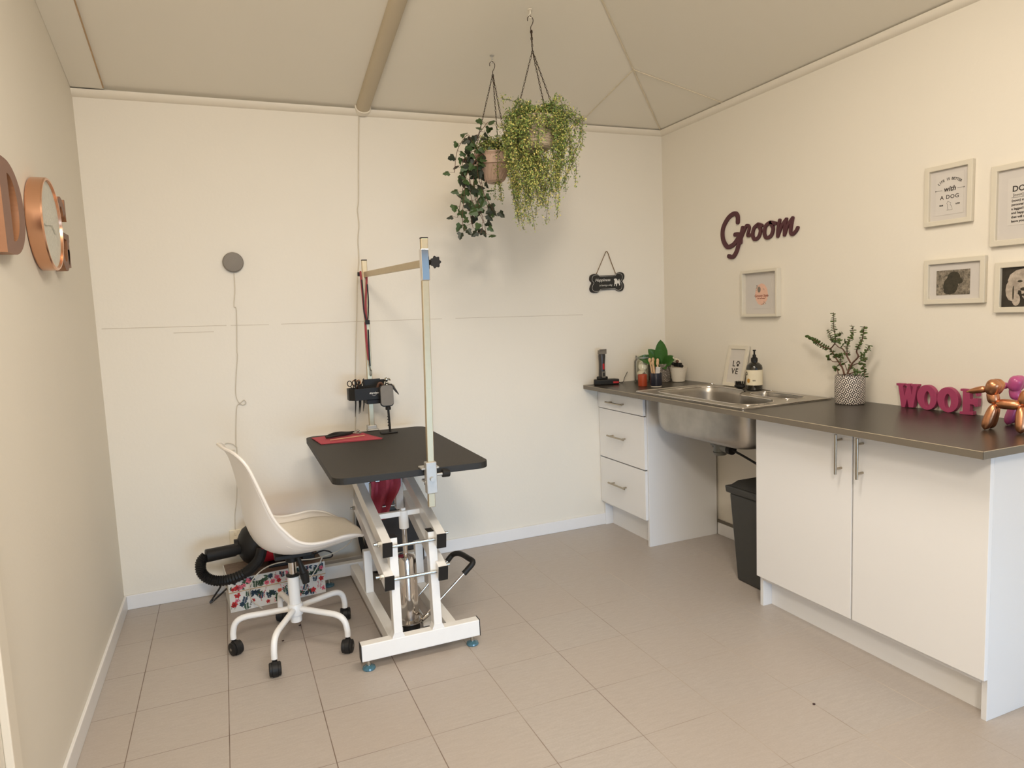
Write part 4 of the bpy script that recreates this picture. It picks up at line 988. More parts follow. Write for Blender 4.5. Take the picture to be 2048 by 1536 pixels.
# rear supports of the base
for x in (-2.105, -1.862): MB().box((x - .018, -.62, .1005), (x + .018, -.585, .30)).build('rear_upright', 'white', t, bev=.002)
# parallelogram arms
for x, nm in ((-2.125, 'L'), (-1.893, 'R')):
    for (z0, z1) in ((.492, .628), (.360, .502)):
        f, b = V((x - (.0 if nm == 'L' else .017), -1.175, z0 - .012)), V((x + .005, -.50, z1)); m = MB(); m.beam(f, b, .036, .058); ar = m.build('lift_arm', 'white', t, bev=.002)
        dd = (b - f).normalized(); m = MB(); m.beam(f - dd * .003, f + dd * .004, .0375, .0595); m.build('end_plug', 'black', ar)
        m = MB(); sd = -1 if nm == 'L' else 1; q = f + dd * .055
        m.cyl(q + V((sd * .018, 0, 0)), q + V((sd * .028, 0, 0)), .011, seg=6).cyl(q + V((sd * .028, 0, 0)), q + V((sd * .042, 0, 0)), .006, seg=12)
        q = b - dd * .05; m.cyl(q + V((sd * .018, 0, 0)), q + V((sd * .028, 0, 0)), .010, seg=6).cyl(q + V((sd * .028, 0, 0)), q + V((sd * .038, 0, 0)), .006, seg=12)
        m.build('bolt', 'zinc', ar, sm=True)
    xb = -2.088 if nm == 'L' else -1.93
    MB().box((xb - .018, -.575, .46), (xb + .018, -.53, TZ - .0505)).build('hanger_bracket', 'white', t, bev=.002)
for (y, z, x0, x1) in ((-1.122, .478, -2.106, -1.912), (-1.120, .345, -2.106, -1.912), (-.555, .600, -2.106, -1.912), (-.555, .475, -2.106, -1.912)):
    m = MB(); m.cyl((x0, y - (.0 if y > -1 else .026), z + .004), (x1, y - (.0 if y > -1 else .026), z + .004), .0065, seg=12); m.build('tie_rod', 'zinc', t, sm=True)
m = MB(); m.beam((-2.106, -.88, .530), (-1.912, -.88, .530), .022, .022).cyl((-1.988, -.88, .463), (-1.988, -.88, .542), .021, .020, seg=24).cyl((-1.988, -.88, .542), (-1.988, -.88, .552), .011, seg=12); m.build('lift_yoke', 'white', t, sm=True, bev=.002)
m = MB(); m.cyl((-1.988, -.88, .345), (-1.988, -.88, .463), .011, seg=20); m.build('piston_rod', 'chrome', t, sm=True)
m = MB(); m.lathe([(0, .052), (.043, .052), (.043, .330), (.038, .343), (.014, .350), (0, .350)], (-1.988, -.88, 0), 40); m.lathe([(.043, .050), (.060, .050), (.060, .056), (.043, .056)], (-1.988, -.88, 0), 40); m.build('hydraulic_cylinder', 'chrome', t, sm=True)
m = MB(); m.lathe([(0, .004), (.044, .004), (.044, .049), (0, .049)], (-1.988, -.88, 0), 36); m.build('pump_base', 'black', t, sm=True)
m = MB(); m.box((-2.09, -.93, .030), (-2.030, -.87, .046)).box((-1.94, -.93, .030), (-1.88, -.87, .046)); m.build('pump_bracket', 'white', t)
p1, p2 = V((-1.945, -.955, .082)), V((-1.735, -.945, .250)); q1, q2 = V((-1.94, -.76, .075)), V((-1.755, -.745, .238))
m = MB(); m.cyl(p1, p2, .0055, seg=12).cyl(q1, q2, .0055, seg=12).cyl(V((-1.955, -.965, .080)), V((-1.925, -.955, .092)), .011, seg=14).cyl(p1 + V((0, -.01, 0)), q1 + V((0, .01, 0)), .008, seg=12)
pe = m.build('foot_pedal', 'chrome', t, sm=True)
m = MB(); m.tube(smooth([p2.lerp(p1, .08), p2, p2 + V((.03, .004, .028)), V((-1.712, -.90, .285)), V((-1.718, -.80, .275)), q2 + V((.02, .0, .018)), q2.lerp(q1, .05)], 6), .0125, 12); m.build('pedal_grip', 'black', pe, sm=True)
for (x, y) in ((-2.215, -1.121), (-1.785, -1.121), (-2.235, -.184), (-1.785, -.184)):
    m = MB(); m.cyl((x, y, .014), (x, y, .042), .008, seg=12); ft = m.build('levelling_foot', 'zinc', t, sm=True)
    m = MB(); m.lathe([(0, 0), (.024, 0), (.026, .004), (.024, .010), (.012, .016), (0, .016)], (x, y, 0), 28); m.build('foot_pad', 'blueglass', ft, sm=True)

# grooming arm: two posts clamped to the ends and a crossbar
t = thing('grooming_gantry', (-1.95, -.66, TZ), 'H-shaped aluminium grooming arm clamped to both ends of the table', 'grooming arm')
fx, fy, bx, by = -1.945, -1.212, -1.953, -.128
def post(x, y, z0, z1, top_x, nm):
    m = MB(); m.beam((x, y, z0), (top_x, y, z1), .026, .020, up=(0, 1, 0)); p = m.build('post', 'alu', t, bev=.002)
    m = MB(); m.beam((top_x, y, z1), (top_x, y, z1 + .004), .027, .021, up=(0, 1, 0)); m.build('cap', 'black', p)
post(fx - .008, fy, .635, 1.650, -1.927, 'f'); post(bx - .003, by, .70, 1.662, -1.941, 'b')
m = MB(); m.box((-1.945, fy - .013, 1.495), (-1.913, fy + .013, 1.612)); m.build('sleeve', 'chrome', t, bev=.003)
m = MB(); m.beam((-1.944, by - .008, 1.590), (-1.930, fy + .014, 1.560), .012, .028); m.build('crossbar', 'alu', t, bev=.002)
for (x, y, z, sx) in ((-1.905, fy - .005, 1.562, 1),):
    m = MB(); m.cyl((x - .008, y, z), (x + .006, y, z), .010, seg=12); kn = []
    c = V((x + .012, y - .012, z)); R = Matrix.Rotation(0, 3, 'X'); pts = []
    for k in range(42):
        a = 2 * pi * k / 42; r_ = .021 + .0028 * cos(7 * a); pts.append(c + V((.3 * r_ * cos(a) * 3, -.008, r_ * sin(a))))
    m.prism(pts, (.004, .018, 0)); m.build('knob', 'black', t, sm=True, bev=.002)
m = MB(); m.cyl((-1.965, by - .012, 1.592), (-1.980, by - .012, 1.592), .011, seg=10); m.build('knob', 'black', t)
# front clamp
m = MB(); m.box((-1.972, fy - .022, .690), (-1.930, fy + .011, .812)).box((-1.985, fy - .005, TZ + .001), (-1.915, fy + .05, TZ + .009)).box((-1.975, fy - .005, TZ - .05), (-1.925, fy + .045, TZ - .042))
cl = m.build('clamp', 'cast', t, bev=.003)
m = MB(); m.cyl((-1.951, fy - .022, .748), (-1.951, fy - .036, .748), .009, seg=12).cyl((-1.93, fy - .005, .758), (-1.905, fy - .005, .758), .006, seg=12); m.build('bolt', 'cast', cl, sm=True)
m = MB(); m.cyl((-1.905, fy - .005, .760), (-1.875, fy - .005, .757), .015, .013, seg=14).cyl((-1.955, fy + .03, .715), (-1.955, fy + .03, .737), .014, .010, seg=12); m.build('clamp_knob', 'black', cl, sm=True, bev=.002)
m = MB(); m.box((-1.980, by - .018, .700), (-1.930, by + .016, .806)).box((-1.985, by - .045, TZ + .001), (-1.925, by + .0, TZ + .008)); m.build('clamp', 'cast', t, bev=.003)

# leashes on the back post
t = thing('grooming_leash', (-1.94, -.15, 1.59), 'dark red and black looped grooming leash hanging from the back post', 'leash')
def lz(x, y, yy=-.155): return on(690 + x / 5.484, 500 + y / 5.484, y=yy)
m = MB(); m.ribbon([lz(170, 240), lz(185, 400), lz(200, 560), lz(215, 700), lz(235, 790)], .010, (0, .003, 0), n=5); m.ribbon([lz(240, 270), lz(235, 420), lz(228, 560), lz(232, 700), lz(240, 790)], .009, (0, .0025, 0), n=5)
m.ribbon([lz(225, 800, -.157), lz(232, 950, -.157), lz(245, 1080, -.157), lz(262, 1200, -.157)], .011, (0, .002, 0), n=5); m.build('red_strap', 'leash', t)
m = MB(); m.ribbon([lz(185, 330, -.16), lz(200, 500, -.16), lz(210, 680, -.16), lz(245, 790, -.16), lz(255, 700, -.16), lz(258, 560, -.16), lz(245, 380, -.16)], .006, (0, .003, 0), n=5)
m.ribbon([lz(255, 880, -.162), lz(262, 1050, -.162), lz(275, 1270, -.162)], .008, (0, .002, 0), n=5); m.box(lz(225, 770, -.17), lz(265, 815, -.15)); m.build('black_strap', 'black', t)
m = MB(); chain_mb(m, lz(272, 1275), lz(282, 1320), .007, .0012, .003, .005); m.tube(smooth([lz(283, 1315), lz(292, 1340), lz(284, 1385), lz(276, 1345)], 4, True), .0016, 5, closed=True); m.build('snap_hook', 'chain', t, sm=True)

# tool tray on back post
t = thing('tool_tray', (-1.96, -.17, .96), 'black plastic tool tray clamped to the back post of the table arm', 'tool tray')
yt0, yt1 = -.235, -.148   # tray sits just in front of the post
fp = [(-2.075, -.205), (-2.050, -.235), (-1.885, -.235), (-1.862, -.205), (-1.862, yt1), (-2.075, yt1)]; ip = [(-2.070, -.203), (-2.048, -.230), (-1.887, -.230), (-1.867, -.203), (-1.867, yt1 - .005), (-2.070, yt1 - .005)]
m = MB(); z0, z1 = .952, 1.012
m.prism([(x, y, z0) for x, y in fp], (0, 0, z1 - z0), holes=[[(x, y, z0) for x, y in ip]]); m.prism([(x, y, z0 + .001) for x, y in ip], (0, 0, .003)); m.box((-1.99, yt1, .935), (-1.90, yt1 + .004, 1.050)).box((-1.90, yt1 - .002, 1.0), (-1.870, yt1 + .002, 1.045)); m.build('tray', 'black', t, bev=.001)
m = MB(); m.box((-1.990, -.225, .928), (-1.905, -.150, .9515)); m.build('clamp_block', 'black', t, bev=.003)
m = MB(); text(m, 'shernbao', .0125, (-1.953, -.2358, .982), bold=.0004, shear=.2, **BW)
m.tube([(-1.953 + .011 * cos(a), -.2358, .980 + .008 * sin(a)) for a in (pi + pi * k / 10 for k in range(11))], .0006, 4); m.build('lettering', 'chalk', t)
def scissor(x, y, z, lean, lab, mt='black', L=.06, ringr=.011, col2=None):
    t = thing('scissors', (x, y, z), lab, 'scissors', 'scissors in the tool tray')
    for sd in (-1, 1):
        m = MB(); c = V((x + sd * (ringr + .001), y, z + .03)); m.tube([c + V((ringr * cos(a), .2 * ringr * sin(a), 1.25 * ringr * sin(a))) for a in (2 * pi * k / 18 for k in range(18))], .0024, 6, closed=True)
        m.tube([c + V((-sd * .004, 0, -.013)), V((x, y, z)), V((x - sd * .002 + lean, y, z - L))], [.0028, .003, .0008], 6); m.build('blade_half', mt, t, sm=True)
scissor(-2.058, -.218, 1.010, .002, 'scissors with black finger rings at the far left of the tool tray', 'black', .045)
scissor(-2.032, -.200, 1.012, .002, 'scissors with copper-toned finger rings in the tool tray', 'copper', .04, .010)
random.seed(2)
for k, (x0, x1, zt_, zb_) in enumerate(((-2.040, -2.046, 1.052, .868), (-2.022, -2.024, 1.045, .880), (-2.012, -2.016, 1.040, .884), (-1.998, -2.004, 1.050, .893))):
    m = MB(); y = -.215 + .012 * (k % 3); m.tube([(x0 - .003, y, zt_ + .008), (x0, y, zt_ - .01), ((x0 + x1) / 2, y, .99), (x1, y, .93), (x1 - .006, y, zb_)], [.003, .0045, .005, .0035, .001], 8)
    tag(m.build('thinning_shears', 'black', sm=True), ('slim black grooming shears with points hanging below the tray, farthest left of the slim ones', 'slim black grooming shears hanging second among the slim tools in the tray', 'slim black grooming shears hanging third among the slim tools in the tray', 'slim black grooming shears nearest the post in the tray')[k], 'shears', 'slim shears in the tool tray')
for k, x in enumerate((-2.016, -1.996)):
    m = MB(); m.tube(smooth([(x - .006, -.175, .985), (x - .008, -.175, 1.02), (x + (.004 if k else -.014), -.175, 1.050), (x + (.006 if k else -.014), -.175, 1.058)], 4), [.003] * 13, 6); m.box((x - .012, -.18, .96), (x + .006, -.17, 1.02)); tag(m.build('nail_clipper', 'black', sm=True), ('black-handled nail clippers with splayed grip, left of the pair in the tray', 'black-handled nail clippers, right of the pair beside the post')[k], 'nail clippers', 'nail clippers in the tool tray')
m = MB(); m.tube(smooth([(-1.925, -.20, .965), (-1.926, -.20, 1.01), (-1.915, -.2, 1.03), (-1.90, -.2, 1.02), (-1.898, -.2, .97)], 4), .0065, 8); tag(m.build('brown_brush', 'stem', sm=True), 'brown curved brush handle standing in the tray right of the post', 'brush')
m = MB(); m.tube(smooth([(-1.895, -.19, .985), (-1.885, -.19, 1.03), (-1.868, -.19, 1.052), (-1.855, -.19, 1.040)], 4), .004, 8); m.ell((-1.876, -.192, 1.045), .012, 14, 10); m.tube([(-1.88, -.195, 1.03), (-1.842, -.2, 1.012), (-1.835, -.2, .995)], [.006, .005, .004], 8)
tag(m.build('metal_tool', 'zinc', sm=True), 'shiny metal tool with round handle at the right end of the tray', 'grooming tool')
m = MB(); m.tube([(-1.870, -.20, 1.015), (-1.858, -.21, 1.018), (-1.835, -.215, .985), (-1.822, -.22, .965)], [.005, .007, .006, .002], 8); tag(m.build('purple_clipper', 'bag', sm=True), 'dark pointed tool sticking out at the right side of the tray', 'grooming tool')

# stand with rounded grey panel
c = V((-1.893, -.285, TZ + .001)); t = thing('panel_stand', c, 'small rounded grey panel on a slim black stand on the table', 'stand')
m = MB(); m.box((c.x - .048, c.y - .028, c.z), (c.x + .035, c.y + .03, c.z + .006)); m.build('base', 'black', t, bev=.003)
m = MB(); m.cyl(c + V((0, 0, .006)), c + V((-.003, 0, .12)), .006, seg=12)
for z in (.035, .05, .065, .08): m.cyl(c + V((-.008, -.002, z)), c + V((-.001, -.002, z + .01)), .005, seg=8)
m.build('post', 'black', t, sm=True)
m = MB(); m.cyl(c + V((-.003, 0, .118)), c + V((-.003, 0, .134)), .014, seg=16); m.build('collar', 'black', t, sm=True, bev=.002)
def pan(z0, z1, hw, r, y):
    out = []
    for cx_, cz_, a0 in ((hw - r, z1 - r, 0), (-hw + r, z1 - r, 90), (-hw + r, z0 + r, 180), (hw - r, z0 + r, 270)): out += [V((c.x - .005 + cx_ + r * cos(radians(a0 + 15 * k)), y, c.z + cz_ + r * sin(radians(a0 + 15 * k)))) for k in range(7)]
    return out
m = MB(); m.prism(pan(.134, .244, .034, .018, c.y + .004), (0, .012, 0)); m.build('back_shell', 'black', t, bev=.002)
m = MB(); m.prism(pan(.140, .243, .032, .017, c.y - .002), (0, .0058, 0)); m.build('panel', 'greypanel', t, bev=.0015)

# red cloth, nippers and stick on tabletop
m = MB(); z = TZ + .0005; N = 14
q = [V((-2.275, -.215, z)), V((-2.255, -.415, z)), V((-1.965, -.445, z)), V((-2.02, -.215, z))]
gv = []; gf = []
for i in range(N + 1):
    for j in range(N + 1):
        u, v = i / N, j / N; p = q[0] * (1 - u) * (1 - v) + q[3] * u * (1 - v) + q[2] * u * v + q[1] * (1 - u) * v
        gv.append(p + V((0, 0, .004 + .0012 * sin(u * 9 + v * 4))))
gf = [(i * (N + 1) + j, (i + 1) * (N + 1) + j, (i + 1) * (N + 1) + j + 1, i * (N + 1) + j + 1) for i in range(N) for j in range(N)]
m.add(gv, gf); m.prism([p + V((0, 0, 0)) for p in (q[0] + V((.004, -.002, 0)), q[1] + V((.003, .004, 0)), q[2] + V((-.006, .003, 0)), q[3] + V((-.004, -.003, 0)))], (0, 0, .0022))
tag(m.build('folded_towel', 'red', sm=True, solid=.0015), 'folded red cloth lying on the back left corner of the table', 'towel')
t = thing('grooming_nippers', (-2.12, -.25, TZ + .008), 'black-handled nippers with steel tips lying on the red cloth', 'nippers')
pz = TZ + .0065
m = MB(); m.tube(smooth([(-2.215, -.300, pz + .010), (-2.16, -.262, pz + .014), (-2.10, -.262, pz + .011), (-2.07, -.250, pz + .011)], 5), [.005, .006, .0075, .0085, .009, .009, .009, .0095, .009, .0085, .008, .0075, .007, .007, .006, .006], 10); m.tube(smooth([(-2.215, -.305, pz + .008), (-2.15, -.290, pz + .009), (-2.09, -.265, pz + .009)], 5), .0065, 8); m.build('handles', 'black', t, sm=True)
m = MB(); m.tube([(-2.072, -.252, pz + .010), (-2.045, -.228, pz + .012), (-2.035, -.215, pz + .010)], [.006, .006, .002], 8); m.tube([(-2.075, -.258, pz + .008), (-2.05, -.275, pz + .006), (-2.035, -.262, pz + .005)], [.005, .004, .002], 8); m.build('jaws', 'zinc', t, sm=True)
m = MB(); m.cyl((-2.205, -.375, pz + .0045), (-2.035, -.345, pz + .0045), .0022, seg=8); tag(m.build('thin_stick', 'woodpeg', sm=True), 'thin pale stick lying on the red cloth', 'stick')

# pink cloth hanging in the table frame
m = MB(); N, K2 = 10, 16; gv = []
for i in range(K2 + 1):
    for j in range(N + 1):
        u, v = j / N, i / K2
        x = -2.072 + .135 * u * (1 - .45 * max(0, v - .45)) + .01 * sin(v * 5); z_ = .668 - v * .22 - .03 * sin(u * pi) * v + .015 * u * (1 - v)
        gv.append(V((x, -.575 - .020 * sin(u * 13 + v * 3.5) - .012 * sin(u * 5 - v * 7), z_)))
m.add(gv, [(i * (N + 1) + j, i * (N + 1) + j + 1, (i + 1) * (N + 1) + j + 1, (i + 1) * (N + 1) + j) for i in range(K2) for j in range(N)])
tag(m.build('hanging_towel', 'red', sm=True, solid=.003), 'crumpled salmon-red cloth hanging from the rod beneath the tabletop', 'towel')
# bag behind
t = thing('storage_bag', (-1.90, -.12, 0), 'tall slouching dark grey bag leaning on the wall behind the table', 'bag')
def blob(m, rows, n=20, e=.5):
    V_ = []
    for (cx_, cy_, rx, ry, z) in rows:
        for k in range(n):
            a = 2 * pi * k / n; ca, sa = cos(a), sin(a)
            V_.append(V((cx_ + rx * abs(ca) ** e * (1 if ca > 0 else -1), cy_ + ry * abs(sa) ** e * (1 if sa > 0 else -1), z)))
    R_ = len(rows); m.add(V_, [(i * n + k, i * n + (k + 1) % n, (i + 1) * n + (k + 1) % n, (i + 1) * n + k) for i in range(R_ - 1) for k in range(n)] + [tuple(range(n))[::-1], tuple((R_ - 1) * n + k for k in range(n))])
m = MB(); blob(m, [(-1.86, -.085, .13, .06, .002), (-1.86, -.085, .155, .066, .03), (-1.865, -.085, .16, .066, .12), (-1.875, -.083, .145, .06, .20), (-1.885, -.08, .12, .055, .28), (-1.89, -.078, .10, .05, .33)]); m.build('body', 'bag', t, sm=True, ang=80)
m = MB(); blob(m, [(-1.885, -.075, .085, .045, .331), (-1.88, -.072, .082, .045, .42), (-1.875, -.07, .078, .042, .52), (-1.875, -.065, .07, .035, .60), (-1.875, -.06, .02, .01, .615)]); m.build('top_section', 'bagg', t, sm=True, ang=80)
m = MB(); m.tube(smooth([(-2.045, -.08, .36), (-2.05, -.09, .24), (-2.035, -.10, .12), (-2.01, -.10, .03)], 6), .012, 8); m.build('strap', 'black', t, sm=True)

# ------------------------------------------------------------------ chair
HX, HY = -2.447, -.76; phi = radians(10)
FW = V((cos(phi), sin(phi), 0)); LT = V((-sin(phi), cos(phi), 0)); HB = V((HX, HY, 0))
t = thing('swivel_chair', (HX, HY, 0), 'white moulded swivel chair on five black casters facing the grooming table', 'chair')
spine = [(-.236, .884), (-.222, .868), (-.196, .815), (-.178, .72), (-.170, .62), (-.160, .54), (-.128, .465), (-.06, .425), (.03, .414), (.11, .416), (.20, .430), (.262, .440), (.285, .440)]
rimc = [(-.240, .886), (-.215, .872), (-.181, .823), (-.146, .723), (-.108, .615), (-.070, .556), (-.027, .511), (.025, .492), (.090, .490), (.157, .494), (.215, .482), (.255, .460), (.280, .442)]
wid = [.06, .135, .178, .200, .212, .222, .229, .234, .236, .230, .208, .165, .09]
S1 = smooth([(a, b, 0) for a, b in spine], 4); R1 = smooth([(a, b, 0) for a, b in rimc], 4); W1 = [p.x for p in smooth([(w_, 0, 0) for w_ in wid], 4)]
def shell(ts, i0, i1, lift=0, edge=1.0, thick=.007, name='seat_shell', mt='shell'):
    m = MB(); rows = []
    for i in range(i0, i1):
        row = []
        s_, r_, w_ = S1[i], R1[i], W1[i]
        tg = (S1[min(i + 1, len(S1) - 1)] - S1[max(i - 1, 0)]).normalized(); nr = V((-tg.y, tg.x, 0))
        for tt in ts:
            f = abs(tt * edge) ** 2.6; u = s_.x + (r_.x - s_.x) * f; z = s_.y + (r_.y - s_.y) * f
            lf_ = lift * (1 - abs(tt) ** 6)
            row.append(HB + FW * (u + nr.x * lf_) + LT * (w_ * tt * edge) + V((0, 0, z + nr.y * lf_)))
        rows.append(row)
    n = len(ts); m.add([p for r in rows for p in r], [(i * n + k, i * n + k + 1, (i + 1) * n + k + 1, (i + 1) * n + k) for i in range(len(rows) - 1) for k in range(n - 1)])
    return m.build(name, mt, t, sm=True, ang=180, solid=thick)
ts = [-1 + 2 * k / 24 for k in range(25)]
shell(ts, 0, len(S1), thick=.008)
# rolled rim
m = MB(); rp = []
for side in (-1, 1):
    pts = [HB + FW * R1[i].x + LT * (W1[i] * side) + V((0, 0, R1[i].y)) for i in range(len(R1))]
    rp += pts if side == -1 else pts[::-1]
m.tube(rp, .0065, 8, closed=True); m.build('rim', 'shell', t, sm=True)
n0, n1 = 24, 46
shell([-1 + 2 * k / 20 for k in range(21)], n0, n1, lift=.026, edge=.86, thick=.012, name='seat_pad', mt='pad')
m = MB(); m.box(HB + V((-.07, -.055, .388)), HB + V((.08, .055, .408))); m.cyl(HB + V((0, 0, .36)), HB + V((0, 0, .39)), .026, seg=20); m.build('tilt_mechanism', 'black', t, bev=.004, sm=True)
m = MB(); m.cyl(HB + V((0, 0, .30)), HB + V((0, 0, .362)), .0165, seg=24); m.build('gas_lift', 'chrome', t, sm=True)
m = MB(); m.lathe([(0, .298), (.028, .298), (.029, .304), (.018, .308), (0, .308)], HB, 24); m.build('collar', 'black', t, sm=True)
m = MB(); m.tube([HB + V((.022, -.03, .385)), HB + V((.032, -.032, .35)), HB + V((.042, -.035, .31))], [.008, .010, .016], 12); m.tube([HB + V((.042, -.035, .315)), HB + V((.048, -.036, .27))], [.020, .015], 14); m.build('height_lever', 'black', t, sm=True)
m = MB(); m.lathe([(0, .098), (.023, .098), (.024, .102), (.024, .295), (.021, .298), (0, .298)], HB, 28); m.lathe([(0, .128), (.030, .128), (.032, .132), (.032, .172), (.028, .178), (0, .178)], HB, 28); m.build('column', 'white', t, sm=True)
for k in range(5):
    a = radians(29 + 72 * k); d = V((cos(a), sin(a), 0)); m = MB()
    P = smooth([HB + d * .02 + V((0, 0, .155)), HB + d * .12 + V((0, 0, .152)), HB + d * .205 + V((0, 0, .148)), HB + d * .240 + V((0, 0, .128)), HB + d * .252 + V((0, 0, .092)), HB + d * .253 + V((0, 0, .062))], 5)
    m.tube(P, .0125, 14); lg = m.build('leg', 'white', t, sm=True)
    cc = HB + d * .253; sw = a + (.9, -.6, 2.2, .4, -1.2)[k]; fd = V((cos(sw), sin(sw), 0)); sd = V((-sin(sw), cos(sw), 0)); hub = cc + fd * .014 + V((0, 0, .027))
    m = MB(); m.cyl(cc + V((0, 0, .05)), cc + V((0, 0, .063)), .009, seg=12)
    for s_ in (-1, 1):
        a0 = hub + sd * s_ * .004; m.tube([a0, a0 + sd * s_ * .004, a0 + sd * s_ * .016, a0 + sd * s_ * .019], [.024, .0265, .0265, .021], 24)
    m.lathe([(.0272, -.011), (.030, -.010), (.030, .010), (.0272, .011)], hub, 24, axis=sd)
    cs = m.build('caster', 'black', lg, sm=True)
    m = MB(); m.cyl(hub + sd * .0225, hub + sd * .0235, .006, seg=12).cyl(hub - sd * .0225, hub - sd * .0235, .006, seg=12); m.build('axle_cap', 'greypanel', lg)

# ------------------------------------------------------------------ floral boxes and dryer
R4 = Matrix.Rotation(radians(5), 3, 'Z'); B0 = V((-2.708, -.298, 0))
def bp(x, y, z): return B0 + R4 @ V((x, y, z))
t = thing('floral_storage_box', (-2.49, -.16, 0), 'white cardboard box printed with flowers, under the red dryer', 'box')
def obox(m, x0, x1, y0, y1, z0, z1, mi=0):
    m.add([bp(x, y, z) for z in (z0, z1) for x, y in ((x0, y0), (x1, y0), (x1, y1), (x0, y1))], [(0, 3, 2, 1), (4, 5, 6, 7), (0, 1, 5, 4), (1, 2, 6, 5), (2, 3, 7, 6), (3, 0, 4, 7)], mi)
def florals(parent, x0, x1, z0, z1, n, seed, yv=-.0012, name='flower_print'):
    random.seed(seed); ms = [MB() for _ in range(6)]
    def fl(m, pts): m.add([bp(x, yv, z) for x, z in pts], [tuple(range(len(pts)))])
    allm = MB()
    Wd, Hd = x1 - x0, z1 - z0
    def inside(P): return all(x0 + .002 < a < x1 - .002 and z0 + .001 < b < z1 - .001 for a, b in P)
    def petal(x, z, a, L, w_, c, lift):
        dx, dz = cos(a), sin(a); P = [(x + dx * L * f - dz * w_ * g, z + dz * L * f + dx * w_ * g) for f, g in ((0, 0), (.3, .42), (.65, .42), (1, 0), (.65, -.42), (.3, -.42))]
        if inside(P): allm.add([bp(a_, yv * lift, b_) for a_, b_ in P], [tuple(range(6))], c)
    for k in range(n):
        x = x0 + Wd * (k + random.uniform(.2, .8)) / n; kind = random.choice('ffllbs'); z_ = random.uniform(z0 + .006, z1 - .012)
        if kind == 'f':
            c = random.choice((0, 0, 1, 2, 4)); r_ = random.uniform(.010, .017); n_ = random.choice((5, 6)); z_ = max(z_, z0 + r_ + .002); a0 = random.uniform(0, 6)
            for j in range(n_): petal(x, z_, a0 + 2 * pi * j / n_, r_, r_ * .75, c, 1.6)
            petal(x - .002, z_, 0, .005, .004, 5, 1.9); petal(x, z_ - .003, -pi / 2 + .2, .022, .0016, 5, 1.1)
        elif kind == 'l':
            c = random.choice((3, 4, 3)); a0 = random.uniform(1.1, 2.0)
            petal(x, z_ - .01, a0, .036, .0016, 5, 1.1)
            for j in range(5):
                px_, pz_ = x + cos(a0) * .006 * j, z_ - .008 + sin(a0) * .006 * j
                for sd in (-1, 1): petal(px_, pz_, a0 + sd * .9, random.uniform(.012, .018), .006, c, 1.3)
        elif kind == 'b':
            c = random.choice((3, 4)); [petal(x, z_, a_, random.uniform(.016, .024), .010, c, 1.3) for a_ in (.3, 1.2, 2.0, 2.9, -.6, 3.8)]
        else:
            c = random.choice((2, 0, 5)); a0 = random.uniform(1.3, 1.9)
            for j in range(6): petal(x + cos(a0) * .006 * j, z_ + sin(a0) * .006 * j - .01, random.uniform(0, 6.3), .006, .004, c, 1.4)
            petal(x, z_ - .012, a0, .04, .0014, 5, 1.1)
    allm.build(name, ['flr', 'flo', 'flp', 'flg', 'fln', 'flk'], parent)
m = MB(); obox(m, 0, .448, 0, .235, .001, .098); b_ = m.build('base', 'boxw', t, bev=.001); florals(b_, 0, .448, .002, .096, 54, 5)
m = MB(); obox(m, -.002, .450, -.003, .238, .100, .162); obox(m, .001, .447, 0, .235, .162, .1635, 1); l_ = m.build('lid', ['boxw', 'earth'], t, bev=.001); florals(l_, 0, .448, .101, .162, 44, 9, yv=-.0042)
m = MB(); obox(m, -.003, .451, -.0045, .239, .0975, .1005); m.build('edge_line', 'boxy', t)

t = thing('pet_dryer', (-2.50, -.2, .165), 'red and black pet hair dryer lying on the floral box behind the chair', 'hair dryer')
ax = V((1, .02, -.02)).normalized(); dcn = V((-2.585, -.165, .279))
m = MB(); m.lathe([(.098, 0), (.096, .05), (.094, .12), (.088, .20), (.070, .27), (.03, .30), (0, .31)], dcn, 40, axis=ax); m.build('body', 'redgloss', t, sm=True)
m = MB(); m.lathe([(.099, .035), (.101, .02), (.100, 0), (.096, -.02), (.080, -.045), (.052, -.062), (.034, -.068), (.034, -.085), (0, -.085)], dcn, 40, axis=ax); m.build('nose_cap', 'black', t, sm=True)
p0_ = on(493, 1095, y=-.20); p1_ = on(412, 1112, y=-.24)
m = MB(); m.tube([dcn - ax * .07, p0_, p0_.lerp(p1_, .25), p0_.lerp(p1_, .3), p1_], [.026, .026, .026, .030, .031], 18); m.build('hose_cuff', 'black', t, sm=True)
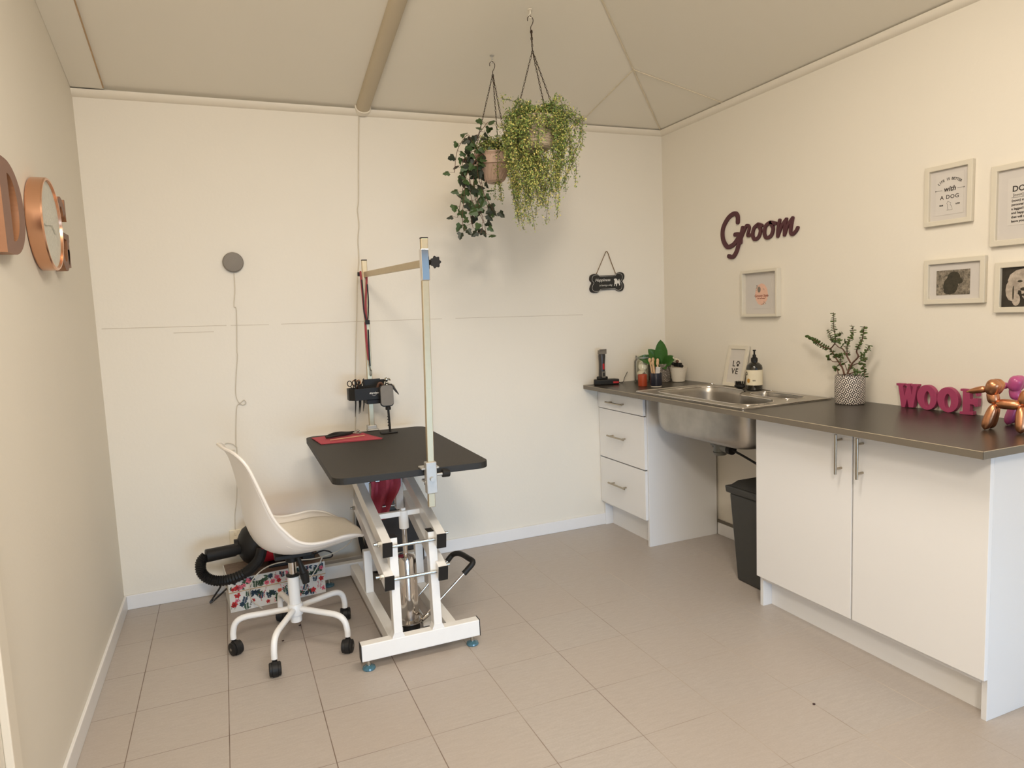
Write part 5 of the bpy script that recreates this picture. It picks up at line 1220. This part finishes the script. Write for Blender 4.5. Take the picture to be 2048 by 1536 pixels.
hp_ = smooth([p1_, on(402, 1124, y=-.25), on(404, 1146, y=-.255), on(424, 1160, y=-.27), on(455, 1160, y=-.29), on(490, 1146, y=-.32), on(516, 1122, y=-.34), on(524, 1098, y=-.33)], 12)
hp_ = [p for p in hp_]
m = MB(); m.tube(hp_, [(.0255 if i % 2 else .0215) if i < 62 else .025 for i in range(len(hp_))], 14); m.build('hose', 'black', t, sm=True, ang=20)
m = MB(); m.box((-2.52, -.235, .1655), (-2.42, -.09, .182)).box((-2.36, -.22, .1655), (-2.30, -.09, .195)); m.build('base_feet', 'black', t, bev=.004)
m = MB(); m.tube(smooth([on(445, 1160, y=-.22), on(440, 1175, y=-.18), on(430, 1190, y=-.13), V((-2.80, -.13, .006)), on(440, 1190, y=-.13), on(455, 1176, y=-.2), on(470, 1168, y=-.31)], 6), .0045, 7); m.build('cord', 'cordb', t, sm=True)
m = MB(); m.tube(smooth([on(x, y, y=-.14) for x, y in ((600, 1122), (640, 1103), (655, 1102), (664, 1107), (662, 1114), (640, 1118), (610, 1122))], 6), .004, 7); m.build('cord', 'cordb', t, sm=True)
# white loose cable in a loop between chair and box
m = MB(); m.tube(smooth([on(x, y, y=yy) for x, y, yy in ((703, 1072, -.55), (700, 1085, -.5), (672, 1104, -.46), (630, 1117, -.43), (590, 1121, -.40), (548, 1128, -.38), (520, 1143, -.37), (502, 1165, -.36), (499, 1185, -.36), (506, 1203, -.36), (525, 1217, -.37))] , 6), .0028, 7)
m.tube(smooth([on(x, y, y=-.46) for x, y in ((645, 1113), (638, 1128), (625, 1150), (613, 1166), (612, 1178))], 6), .0028, 7)
tag(m.build('loose_cable', 'cordw', sm=True), 'thin white cable looping under the chair seat in front of the floral box', 'cable')
# crumbs on the floor
for (x, y, r_, lab) in ((1628, 1409, .0055, 'small dark round speck on the tiles in front of the two-door cabinet'), (600, 1251, .006, 'small dark speck on the tiles right below the chair column'), (566, 1282, .005, 'small dark speck on the tiles between the two front chair casters')):
    p = on(x, y, z=0); m = MB(); m.ell((p.x, p.y, .002), (r_, r_ * .8, .002), 12, 6); tag(m.build('floor_crumb', 'crumb', sm=True), lab, 'crumb', 'crumbs on the floor')
